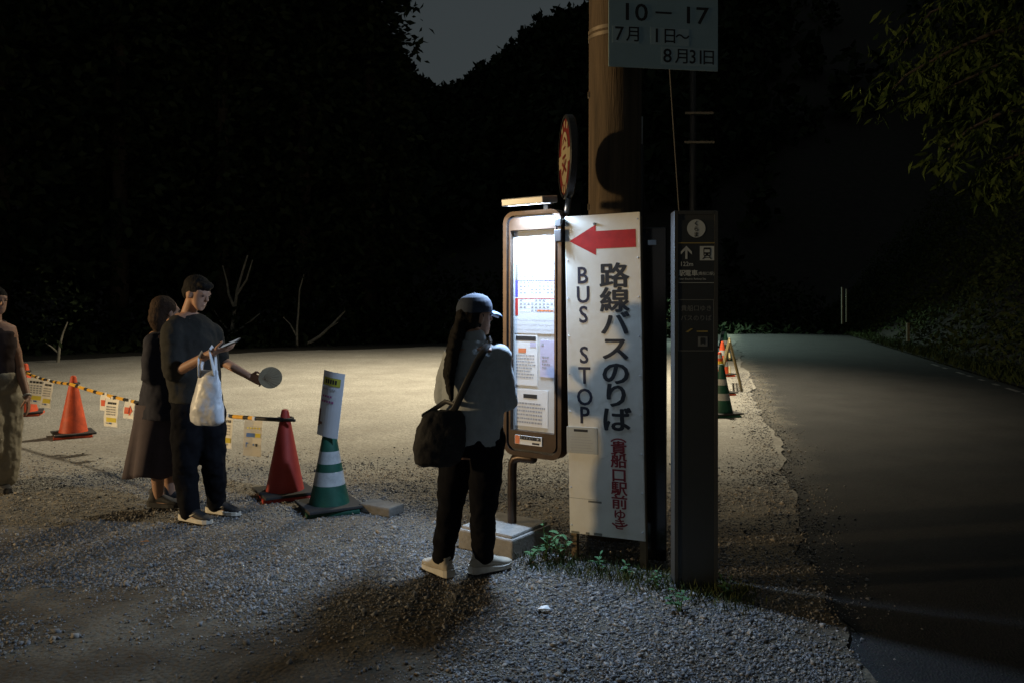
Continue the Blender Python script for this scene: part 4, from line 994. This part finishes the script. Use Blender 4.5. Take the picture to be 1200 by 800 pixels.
def hand(mb, wr, d, pn, side, curl=.5, s=1.0):
    """palm, four unequal bent fingers and a thumb; d: wrist to knuckles, pn: the way the palm faces, side: toward the thumb"""
    d = V3(d).normalized(); pn = V3(pn); pn = (pn - d * pn.dot(d)).normalized(); side = d.cross(pn).normalized() * (1 if d.cross(pn).dot(V3(side)) > 0 else -1)
    k0 = wr + d * .085 * s
    mb.loft([(wr - d * .015, side * .026 * s, pn * .020 * s), (wr + d * .03 * s, side * .034 * s, pn * .016 * s), (k0 - d * .01 * s, side * .041 * s, pn * .014 * s), (k0 + d * .004, side * .036 * s, pn * .010 * s)], 14)
    for i, (o, L, r) in enumerate(((.030, .070, .0088), (.010, .078, .0090), (-.010, .073, .0086), (-.029, .057, .0078))):
        p = k0 + side * o * s - d * .006; a = curl * (.75 + .12 * i); P = [p]; dd = d
        for q in range(3):
            ang = a * (.55 if q == 0 else 1.0); dd = (dd * math.cos(ang) + pn * math.sin(ang)).normalized(); P.append(P[-1] + dd * L * s * (.42, .33, .25)[q])
            pn_ = pn
        mb.tube(P, [r * s, r * s * .97, r * s * .9, r * s * .8], 8)
    p = wr + d * .022 * s + side * .026 * s
    q = p + (d * .5 + side * .75 + pn * .25).normalized() * .036 * s; q2 = q + (d * .85 + side * .2 + pn * .5).normalized() * .030 * s; q3 = q2 + (d * .9 + pn * .6).normalized() * .024 * s
    mb.tube([p, q, q2, q3], [.013 * s, .0105 * s, .0095 * s, .008 * s], 8)
def head(mb, c, f, up, s=1.0):
    f = V3(f).normalized(); up = V3(up); up = (up - f * up.dot(f)).normalized(); r = f.cross(up).normalized()
    A = (r, f, up)
    mb.ball(c + up * .022 * s - f * .012 * s, (.073 * s, .092 * s, .090 * s), 12, axes=A)
    rings = []
    for zz, w_, y0, y1 in ((.045, .066, -.04, .088), (.015, .066, -.04, .088), (-.012, .064, -.03, .083), (-.040, .057, -.01, .084), (-.065, .050, .005, .082), (-.088, .038, .025, .080), (-.102, .020, .045, .075)):
        rings.append((c + up * zz * s + f * (y0 + y1) / 2 * s, r * w_ * s, f * (y1 - y0) / 2 * s))
    mb.loft(rings[::-1], 16)
    mb.loft([(c + up * .022 * s + f * .086 * s, r * .008 * s, f * .004 * s), (c + up * .0 * s + f * .096 * s, r * .010 * s, f * .010 * s), (c - up * .018 * s + f * .101 * s, r * .016 * s, f * .014 * s), (c - up * .028 * s + f * .088 * s, r * .015 * s, f * .008 * s)][::-1], 10)
    for zz, ww in ((-.046, .022), (-.057, .021)): mb.ball(c + up * zz * s + f * .082 * s, (ww * s, .009 * s, .0058 * s), 6, axes=A)
    for s_ in (-1, 1):
        mb.ball(c + r * s_ * .030 * s + up * .026 * s + f * .080 * s, (.020 * s, .010 * s, .006 * s), 6, axes=A)
        mb.ball(c + r * s_ * .073 * s - up * .008 * s - f * .004 * s, (.010 * s, .018 * s, .031 * s), 8, axes=A)
    return r, f, up
def eyes(c, f, up, s, parent):
    f = V3(f).normalized(); up = (V3(up) - f * V3(up).dot(f)).normalized(); r = f.cross(up).normalized()
    for s_ in (-1, 1):
        MB().ball(c + r * s_ * .031 * s + up * .009 * s + f * .081 * s, (.012 * s, .006 * s, .0055 * s), 6, axes=(r, f, up)).build('eye', mat('eye_dark', (.03, .02, .018), .2, 0, spec=.6), parent)
def torso_rings(pel, nk, f, ws, lean=None):
    """ws: list of (t along pelvis->neck, half width, half depth, forward shift)"""
    f = V3((f[0], f[1], 0)).normalized(); r = V3((f.y, -f.x, 0)); ax = (nk - pel)
    return [(pel + ax * t + f * sh, r * w_, f * d_) for t, w_, d_, sh in ws], r, f
NUDE = [(-.14, .13, .09, -.005), (0, .165, .112, -.01), (.15, .160, .108, -.005), (.38, .133, .092, .0), (.62, .150, .108, .0), (.80, .168, .112, -.008), (.93, .150, .090, -.015), (1.0, .075, .065, -.01)]
def limb(mb, P, rr, n=14):
    pts = []; rad = []
    for i in range(len(P) - 1):
        for k in range(4):
            t = k / 4; pts.append(P[i].lerp(P[i + 1], t)); rad.append(rr[i] * (1 - t) + rr[i + 1] * t + (.006 if k == 2 and i == 0 else 0))
    pts.append(P[-1]); rad.append(rr[-1]); mb.tube(pts, rad, n)
def person(base, label, j, body_mat, eyes_on=True, s=1.0, voxel=.0068):
    t = thing('person', base, label, 'person')
    mb = MB(); rg, r, f = torso_rings(j['pel'], j['nk'], j['f'], NUDE); mb.loft(rg, 22)
    mb.tube([j['nk'] - V3((0, 0, .05)), j['nk'], j['hd'] - V3(j['hf']).normalized() * .025 - V3((0, 0, .02))], [.062, .052, .050], 14)
    head(mb, j['hd'], j['hf'], j['hu'], s)
    for S in 'LR':
        limb(mb, [j['sh' + S], j['el' + S], j['wr' + S]], [.050, .039, .026])
        mb.ball(j['sh' + S], .055, 10)
        h = j['hand' + S]; hand(mb, j['wr' + S], h[0], h[1], h[2], h[3])
        limb(mb, [j['hip' + S], j['kn' + S], j['an' + S]], [.080, .054, .038])
        fd = V3(j['ft' + S]).normalized(); a = j['an' + S]
        mb.loft([(V3((a.x, a.y, .045)) - fd * .045, V3((-fd.y, fd.x, 0)) * .026, V3((0, 0, .035))), (V3((a.x, a.y, .05)), V3((-fd.y, fd.x, 0)) * .032, V3((0, 0, .045))), (V3((a.x, a.y, .035)) + fd * .10, V3((-fd.y, fd.x, 0)) * .040, V3((0, 0, .025))), (V3((a.x, a.y, .028)) + fd * .165, V3((-fd.y, fd.x, 0)) * .030, V3((0, 0, .014)))], 12)
    body = mb.solid('body', body_mat, t, voxel, 3)
    if eyes_on: eyes(j['hd'], j['hf'], j['hu'], s, body)
    return t, r, f
def shoe(t, an, fd, upper, sole, L=.275, mark=None, wide=1.0):
    fd = V3((fd[0], fd[1], 0)).normalized(); rr = V3((-fd.y, fd.x, 0)); c = V3((an.x, an.y, .012)) - fd * .075
    prof = [(-.005, .026), (.02, .036), (.07, .038), (.13, .040), (.19, .047), (.235, .043), (.262, .030), (.272, .014)]
    k = L / .275; prof = [(x, w_ * wide) for x, w_ in prof]
    g = MB()
    top = [.062, .095, .105, .088, .062, .050, .042, .034]
    g.loft([(c + fd * x * k + V3((0, 0, .022 + (h - .022) / 2)), rr * w_ * .94, V3((0, 0, (h - .022) / 2 + .004))) for (x, w_), h in zip(prof, top)], 16, power=2.3)
    g.tube([c + fd * .055 * k + V3((0, 0, .07)), c + fd * .05 * k + V3((0, 0, .115))], [.042, .043], 14)
    o = g.solid('shoe', upper, t, .007, 3)
    g = MB(); n = 8
    pts = [c + fd * (x * k - .004) + rr * w_ for x, w_ in prof] + [c + fd * (prof[-1][0] * k + .008)] + [c + fd * (x * k - .004) - rr * w_ for x, w_ in reversed(prof)]
    sole_h = [.034] * 3 + [.028] * 6 + [.034] * 0
    lo = [p + V3((0, 0, .002)) for p in pts]; N_ = len(pts)
    hi = []
    for p in pts:
        x = (p - c).dot(fd) / k; h = .042 - .018 * min(1, max(0, (x - .03) / .15)) + .008 * max(0, (x - .2) / .07); hi.append(p + V3((0, 0, h)))
    g.add(lo + hi, [tuple(reversed(range(N_))), tuple(range(N_, 2 * N_))] + [(i, (i + 1) % N_, N_ + (i + 1) % N_, N_ + i) for i in range(N_)])
    g.build('sole', sole, o, fix=True)
    if mark:   # small pale swoosh on the side that faces out
        sg = mark; g = MB(); P = [(.075, .052), (.10, .040), (.125, .045), (.165, .070), (.12, .052), (.100, .050), (.085, .066)]
        q = [c + fd * x * k + rr * sg * (.0415 + .05 * max(0, x - .12)) + V3((0, 0, z)) for x, z in P]
        g.poly(q, .006, rr * sg); g.build('shoe_mark', M_SOLE, o)
    return o
def shell(name, mb, m, t, voxel=.011, smooth=5, wr=.022, ws=.11): return mb.solid(name, m, t, voxel, smooth, wr, ws)
def trousers(t, j, m, loose, hem, name='trousers', cuff=.058, hipw=(.185, .135)):
    mb = MB(); rg, r, f = torso_rings(j['pel'], j['nk'], j['f'], [(-.10, hipw[0] * .86, hipw[1] * .95, -.012), (.02, hipw[0], hipw[1], -.012), (.16, hipw[0] * .93, hipw[1] * .93, -.006), (.26, hipw[0] * .85, hipw[1] * .85, 0)]); mb.loft(rg, 22)
    for S in 'LR':
        a = j['an' + S]; h = V3((a.x, a.y, hem)); limb(mb, [j['hip' + S] + V3((0, 0, .02)), j['kn' + S], h.lerp(j['kn' + S], .03)], [.098 + loose, .072 + loose, cuff])
    return shell(name, mb, m, t, wr=.030, ws=.09)

# --- the woman reading the timetable
W = 4.5
ank_l = gp(519, 674); ank_r = gp(566, 671)
j = dict(f=(.34, .94, 0), pel=pt(553, 518, W), nk=pt(556, 400, W), hd=pt(557, 372, W + .02), hf=(.86, .50, .05), hu=(0, 0, 1),
         shL=pt(531, 418, W + .08), shR=pt(585, 416, W - .06), elL=pt(519, 468, W + .15), elR=pt(594, 472, W + .03), wrL=pt(540, 446, W + .32), wrR=pt(588, 446, W + .22),
         handL=((.35, .3, .45), (-.1, .5, .5), (.5, 0, 1), .8), handR=((-.5, .4, .5), (-.3, -.2, .9), (0, 0, 1), .8),
         hipL=pt(536, 532, W + .05), hipR=pt(571, 532, W - .05), knL=pt(527, 600, W + .08), knR=pt(566, 600, W - .02), anL=V3((ank_l.x, ank_l.y, .085)), anR=V3((ank_r.x, ank_r.y, .085)), ftL=(-.62, .78, 0), ftR=(.84, .54, 0))
t, r, f = person(V3((-.25, W, 0)), 'person in a pale jacket and blue cap reading the lit timetable', j, M_SKIN, s=1.0)
mb = MB(); rg, _, _ = torso_rings(j['pel'], j['nk'], j['f'], [(.0, .190, .150, -.01), (.12, .190, .152, -.01), (.4, .182, .148, -.008), (.68, .178, .142, -.008), (.84, .166, .124, -.012), (.95, .125, .09, -.012), (1.01, .080, .072, -.01)]); mb.loft(rg, 26)
for S in 'LR':
    e = j['el' + S]; wv = e.lerp(j['wr' + S], .42); limb(mb, [j['sh' + S] + (j['sh' + S] - j['nk']) * .02, e, wv], [.064, .064, .058])
    mb.ball(j['sh' + S], .062, 10)
jk = shell('jacket', mb, M_JACK, t, wr=.030, ws=.13)
mb = MB(); mb.tube([j['nk'] + V3((0, 0, -.03)), j['nk'] + V3((0, 0, .012))], [.078, .070], 16); shell('collar', mb, M_JACK, t, .008, 3, .006)
trousers(t, j, M_TRO, .004, .105, cuff=.064, hipw=(.200, .150))
for S, fd in (('L', j['ftL']), ('R', j['ftR'])): shoe(t, j['an' + S], fd, M_SHOEW, M_SOLE, .268, wide=1.12)
hc = j['hd']; hf = V3(j['hf']).normalized(); hr = V3((hf.y, -hf.x, 0)).normalized(); Z = V3((0, 0, 1))
mb = MB(); mb.ball(hc + Z * .012 - hf * .028, (.082, .088, .095), 12, axes=(hr, hf, Z))
P = [hc - hf * .08 + Z * .02, hc - hf * .105 - Z * .07, pt(531, 415, W - .13), pt(527, 440, W - .16), pt(529, 466, W - .17)]
mb.tube(P, [.055, .058, .052, .044, .020], 14, flat=.62)
mb.tube([p - hr * .035 + hf * .01 for p in P[1:-1]] + [P[-1] - hr * .02 + Z * .03], [.045, .042, .036, .018], 10, flat=.6)
shell('hair', mb, M_HAIR, t, .009, 3, .016, .03)
mb = MB(); cc = hc + Z * .040 - hf * .006
mb.loft([(cc + Z * z_, hr * a_, hf * b_) for z_, a_, b_ in ((-.012, .087, .108), (.02, .088, .108), (.05, .080, .098), (.075, .062, .078), (.09, .038, .046), (.096, .010, .012))], 24); cap = mb.solid('cap', M_CAP, t, .006, 2)
mb = MB(); rows = []
for i in range(6):
    u = i / 5; rows.append((cc + hf * (.085 + .085 * u) - Z * (.004 + .028 * u * u) , hr * .075 * math.sqrt(max(.02, 1 - (u * .97) ** 2.6)), Z * .006))
vs = []; n = 12
for c_, a_, _ in rows:
    for k in range(n + 1):
        q = (k / n - .5) * 2; vs.append(c_ + a_ * q - Z * .020 * q * q)
nv = len(vs); fs = [(i * (n + 1) + k, i * (n + 1) + k + 1, (i + 1) * (n + 1) + k + 1, (i + 1) * (n + 1) + k) for i in range(5) for k in range(n)]
mb.add(vs + [v - Z * .005 for v in vs], fs + [tuple(x + nv for x in reversed(f_)) for f_ in fs], 0, True); mb.build('bill', mat('cap_bill_lit', (.15, .21, .36), .8, .15, 40), cap)  # blue bill, its colour lightened to stand for the lamplight on it
MB().ball(cc + Z * .097, (.009, .009, .005), 6).build('button', M_CAP, cap)
# her shoulder bag
bagc = pt(511, 513, W - .17)
bg_t = thing('shoulder_bag', bagc - V3((0, 0, .15)), 'black shoulder bag hanging behind the person in the pale jacket', 'bag')
mb = MB(); mb.loft([(bagc + V3((.01 * k, .0, z_)), V3((a_, .02, 0)), V3((-.01, b_, 0))) for k, (z_, a_, b_) in enumerate(((-.155, .075, .04), (-.13, .125, .062), (-.05, .142, .075), (.05, .135, .070), (.12, .115, .055), (.15, .085, .035)))], 20, power=2.6)
mb.solid('bag_body', mat('bag_black', (.013, .012, .013), .75, .3, 18, bump=.3), bg_t, .01, 3, .02, .07)
def strap(P, w_, m, t, name='strap', nrm=(0, -1, 0)):
    mb = MB(); mb.tube(P, w_, 8, flat=.25, ref=nrm); return mb.build(name, m, t)
strap([bagc + V3((.06, .02, .12)), pt(533, 478, W - .19), pt(545, 452, W - .205), pt(560, 422, W - .20), pt(571, 404, W - .15), pt(575, 397, W - .03), pt(570, 402, W + .10)], .020, M_BLACKP, bg_t)
strap([bagc + V3((-.07, .02, .12)), pt(507, 480, W - .10), pt(522, 470, W - .13), pt(535, 474, W - .18)], .014, M_BLACKP, bg_t)

# --- the man with the phone
W = 5.7
ank_l = gp(254, 602); ank_r = gp(222, 611)
j = dict(f=(.66, -.75, 0), pel=pt(231, 472, W), nk=pt(221, 367, W), hd=pt(231, 345, W - .03), hf=(.90, -.34, -.30), hu=(.3, -.05, 1),
         shL=pt(247, 390, W + .11), shR=pt(203, 388, W - .11), elL=pt(256, 420, W + .30), elR=pt(204, 437, W - .18), wrL=pt(293, 441, W + .16), wrR=pt(252, 411, W - .30),
         handL=((.85, -.15, -.28), (-.1, -.9, -.1), (0, 0, 1), .95), handR=((.9, -.1, .15), (-.1, .25, .95), (.2, -1, 0), .45),
         hipL=pt(246, 484, W + .06), hipR=pt(219, 484, W - .06), knL=pt(250, 540, W + .04), knR=pt(217, 545, W - .05), anL=V3((ank_l.x, ank_l.y, .09)), anR=V3((ank_r.x, ank_r.y, .09)), ftL=(.93, -.36, 0), ftR=(.90, -.44, 0))
t, r, f = person(V3((-2.24, W, 0)), 'person in dark tee looking down at a phone and holding a white bag', j, M_SKIN)
mb = MB(); rg, _, _ = torso_rings(j['pel'], j['nk'], j['f'], [(.02, .190, .142, -.005), (.15, .188, .140, 0), (.45, .182, .134, 0), (.7, .190, .138, 0), (.85, .188, .124, -.01), (.95, .135, .09, -.012), (1.0, .082, .074, -.008)]); mb.loft(rg, 26)
for S in 'LR':
    e = j['el' + S]; limb(mb, [j['sh' + S], j['sh' + S].lerp(e, .55), j['sh' + S].lerp(e, .92)], [.080, .080, .084]); mb.ball(j['sh' + S], .074, 10)
shell('tee_shirt', mb, M_TEE, t, wr=.032, ws=.12)
trousers(t, j, M_TRO, .014, .07, cuff=.070, hipw=(.188, .140))
shoe(t, j['anL'], j['ftL'], M_SHOEB, M_SOLE, .29, mark=-1); shoe(t, j['anR'], j['ftR'], M_SHOEB, M_SOLE, .29, mark=-1)
hf = V3(j['hf']).normalized(); hu = V3(j['hu']); hu = (hu - hf * hu.dot(hf)).normalized(); hr = hf.cross(hu); hc = j['hd']
mb = MB(); mb.ball(hc + hu * .050 - hf * .020, (.085, .100, .088), 12, axes=(hr, hf, hu)); mb.ball(hc - hf * .062 + hu * .012, (.073, .05, .075), 10, axes=(hr, hf, hu))
mb.ball(hc + hf * .046 + hu * .080, (.070, .052, .034), 8, axes=(hr, hf, hu))
shell('hair', mb, M_HAIR, t, .007, 2, .010, .03)
# phone in the near hand
ph = j['wrR'] + V3((.9, -.1, .15)).normalized() * .105 + V3((0, 0, .030))
px_t = thing('phone', ph, 'dark phone held up in the hand of the person in dark tee', 'phone', R(-14)); px_t.rotation_euler = (R(20), R(-22), R(-14)); bpy.context.view_layer.update()
MB().bbox((0, 0, 0), (.148, .072, .009), .003).build('phone_body', M_BLACKP, px_t, world=False)
MB().box((0, 0, .0052), (.136, .062, .001)).build('screen', mat('screen', (.05, .06, .07), .15, 0, emit=(.5, .55, .6), es=.35), px_t, world=False)
# fan in the far hand
fc = pt(317, 442, W + .10)
ft_ = thing('round_fan', fc, 'small round brown hand fan held out over the barrier rope', 'fan')
mb = MB(); nrm = V3((.25, -.95, .1)).normalized(); ua = V3((1, .25, .1)); ua = (ua - nrm * ua.dot(nrm)).normalized(); va = nrm.cross(ua)
mb.loft([(fc - nrm * .003, ua * .083, va * .078), (fc + nrm * .003, ua * .083, va * .078)], 28, smooth=False); mb.build('fan_leaf', mat('fan_brown', (.21, .165, .10), .8, .2, 12), ft_)
mb = MB(); hp = j['wrL'] + V3((.85, -.15, -.28)).normalized() * .075
mb.tube([hp - (fc - hp).normalized() * .06, hp, fc - ua * .0], .007, 8); mb.build('fan_handle', M_WOOD, ft_)
for k in range(9):
    a = R(-75 + k * 18.75); e = fc + (ua * math.cos(a) * -1 * -1 + va * math.sin(a)) * .078
    MB().tube([fc - ua * .055 + nrm * .004, e + nrm * .004], .0016, 5).build('fan_rib', M_WOOD, ft_)
# white carrier bag hanging from the near forearm
bc = pt(243, 455, W - .30)
pb = thing('carrier_bag', bc - V3((0, 0, .24)), 'white plastic carrier bag hanging from the forearm of the phone user', 'bag')
M_BAG = mat('bag_white', (.60, .61, .64), .4, .08, 10, spec=.5, bump=.35, bscale=22)
mb = MB(); rings = []
for z_, a_, b_, dx in ((-.245, .085, .045, .0), (-.225, .124, .062, .0), (-.14, .120, .070, .0), (-.03, .100, .055, .003), (.06, .082, .036, .005), (.13, .070, .020, .007)):
    rings.append((bc + V3((dx, 0, z_)), V3((a_, -.02, 0)), V3((.01, b_, 0))))
mb.loft(rings, 24); mb.solid('bag_body', M_BAG, pb, .009, 3, .026, .11)
arm = lambda q: j['elR'].lerp(j['wrR'], q)
for q, dx in ((.68, -.045), (.93, .05)):
    top = arm(q) + V3((0, 0, .034)); MB().tube([bc + V3((dx * 1.1, -.012, .10)), bc + V3((dx * .9, -.045, .2)), top + V3((0, -.045, -.02)), top + V3((0, 0, .004)), top + V3((0, .05, -.03)), bc + V3((dx * .9, .03, .2)), bc + V3((dx * 1.1, .012, .10))], [.026, .020, .016, .016, .016, .020, .026], 8, flat=.3).build('handle', M_BAG, pb)

# --- the woman behind him
W = 6.05
ank_l = gp(200, 590); ank_r = gp(186, 595)
j = dict(f=(.80, .60, 0), pel=pt(188, 478, W), nk=pt(190, 388, W), hd=pt(195, 366, W), hf=(.62, .78, -.10), hu=(0, 0, 1),
         shL=pt(202, 402, W + .16), shR=pt(179, 402, W - .12), elL=pt(206, 440, W + .14), elR=pt(176, 442, W - .14), wrL=pt(222, 455, W + .12), wrR=pt(206, 458, W + .02),
         handL=((.8, -.1, -.3), (0, .2, -1), (0, 1, 0), .4), handR=((.8, 0, -.5), (0, .9, -.2), (0, 0, 1), .4),
         hipL=pt(195, 490, W + .08), hipR=pt(182, 490, W - .08), knL=pt(196, 540, W + .08), knR=pt(184, 545, W - .06), anL=V3((ank_l.x, ank_l.y, .085)), anR=V3((ank_r.x, ank_r.y, .085)), ftL=(.9, .3, 0), ftR=(.95, -.1, 0))
t, r, f = person(V3((-2.66, W, 0)), 'person in navy top and purple grey skirt half hidden behind another', j, M_SKIN2)
mb = MB(); rg, _, _ = torso_rings(j['pel'], j['nk'], j['f'], [(-.12, .198, .165, 0), (.12, .182, .145, 0), (.45, .165, .125, 0), (.7, .172, .128, 0), (.86, .165, .112, -.01), (.96, .115, .085, -.01), (1.0, .075, .07, -.008)]); mb.loft(rg, 24)
for S in 'LR':
    e = j['el' + S]; limb(mb, [j['sh' + S], e, e.lerp(j['wr' + S], .5)], [.070, .062, .056]); mb.ball(j['sh' + S], .066, 10)
shell('top', mb, M_NAVYT, t, wr=.026, ws=.11)
mb = MB(); n = 48; vs = []; rowsN = 14; p0 = j['pel'] + V3((0, 0, .04))
for i in range(rowsN + 1):
    u = i / rowsN; z_ = p0.z + (.27 - p0.z) * u
    for k in range(n):
        a = 2 * math.pi * k / n; fold = 1 + .10 * u * math.sin(7 * a + .6 * math.sin(3 * a)) + .04 * u * math.sin(13 * a + 1)
        rx = (.178 + .030 * u ** 1.1) * fold; ry = (.150 + .065 * u ** 1.1) * fold
        vs.append(V3((p0.x - .045 * u + rx * math.cos(a), p0.y + ry * math.sin(a), z_ - .015 * u * math.sin(5 * a))))
nv = len(vs); fs = [(i * n + k, (i + 1) * n + k, (i + 1) * n + (k + 1) % n, i * n + (k + 1) % n) for i in range(rowsN) for k in range(n)]
inner = [V3(((v.x - p0.x) * .97 + p0.x, (v.y - p0.y) * .97 + p0.y, v.z)) for v in vs]
mb.add(vs + inner, fs + [tuple(x + nv for x in reversed(q)) for q in fs] + [(rowsN * n + k, nv + rowsN * n + k, nv + rowsN * n + (k + 1) % n, rowsN * n + (k + 1) % n) for k in range(n)], 0, True)
mb.build('skirt', M_SKIRT, t)
for S in 'LR': shoe(t, j['an' + S], j['ft' + S], M_SHOEB, M_SHOEB, .26)
hc = j['hd']; hf = V3(j['hf']).normalized(); hr = V3((hf.y, -hf.x, 0)).normalized()
mb = MB(); mb.ball(hc + Z * .035 - hf * .022, (.086, .100, .090), 12, axes=(hr, hf, Z)); mb.tube([hc - hf * .055, hc - hf * .07 - Z * .07, hc - hf * .06 - Z * .13], [.075, .068, .045], 12)
shell('hair', mb, M_HAIRB, t, .007, 2, .010, .03)

# --- person at the frame edge
W = 6.5
ank_l = gp(-14, 569); ank_r = gp(4, 575)
j = dict(f=(.55, -.83, 0), pel=pt(-1, 458, W), nk=pt(0, 377, W), hd=pt(2, 353, W), hf=(.85, -.5, -.05), hu=(0, 0, 1),
         shL=pt(19, 394, W + .09), shR=pt(-21, 394, W - .09), elL=pt(29, 432, W + .09), elR=pt(-31, 436, W - .08), wrL=pt(39, 466, W - .03), wrR=pt(-30, 470, W - .22),
         handL=((.25, -.3, -.9), (-.9, -.3, 0), (.2, -1, 0), .35), handR=((.2, -.4, -.8), (.9, .2, 0), (.2, -1, 0), .35),
         hipL=pt(10, 470, W + .06), hipR=pt(-11, 470, W - .06), knL=pt(10, 522, W + .05), knR=pt(-9, 522, W - .1), anL=V3((ank_r.x + .02, ank_r.y, .085)), anR=V3((ank_l.x - .04, ank_l.y, .085)), ftL=(.75, -.65, 0), ftR=(.5, -.86, 0))
t, r, f = person(V3((-4.18, W, 0)), 'person with a bare arm and wide khaki trousers stepping past the cones', j, M_SKIN)
mb = MB(); rg, _, _ = torso_rings(j['pel'], j['nk'], j['f'], [(.06, .178, .132, 0), (.2, .170, .126, 0), (.45, .155, .112, 0), (.68, .166, .122, 0), (.84, .160, .118, -.01), (.92, .10, .09, -.01)]); mb.loft(rg, 24)
for S in 'LR': mb.tube([j['sh' + S].lerp(j['nk'], .45) - V3((0, 0, .02)), j['sh' + S].lerp(j['nk'], .5) + V3((0, 0, .03))], .045, 10)
shell('tank_top', mb, M_TANK, t, wr=.020, ws=.1)
trousers(t, j, M_KHAKI, .055, .14, cuff=.135, hipw=(.20, .155))
for S in 'LR': shoe(t, j['an' + S], j['ft' + S], M_SHOEB, M_SHOEB, .26)
hc = j['hd']; hf = V3(j['hf']).normalized(); hr = V3((hf.y, -hf.x, 0)).normalized()
mb = MB(); mb.ball(hc + Z * .035 - hf * .022, (.086, .102, .090), 12, axes=(hr, hf, Z)); mb.tube([hc - hf * .06, hc - hf * .075 - Z * .08, hc - hf * .065 - Z * .16], [.07, .066, .045], 12)
shell('hair', mb, M_HAIR, t, .007, 2, .010, .03)
wb = MB(); wp = j['elL'].lerp(j['wrL'], .93); ax = (j['wrL'] - j['elL']).normalized(); wb.tube([wp - ax * .007, wp + ax * .007], .034, 16, cap=False); wb.build('wristband', M_SOLE, t)
t.location.x -= .045
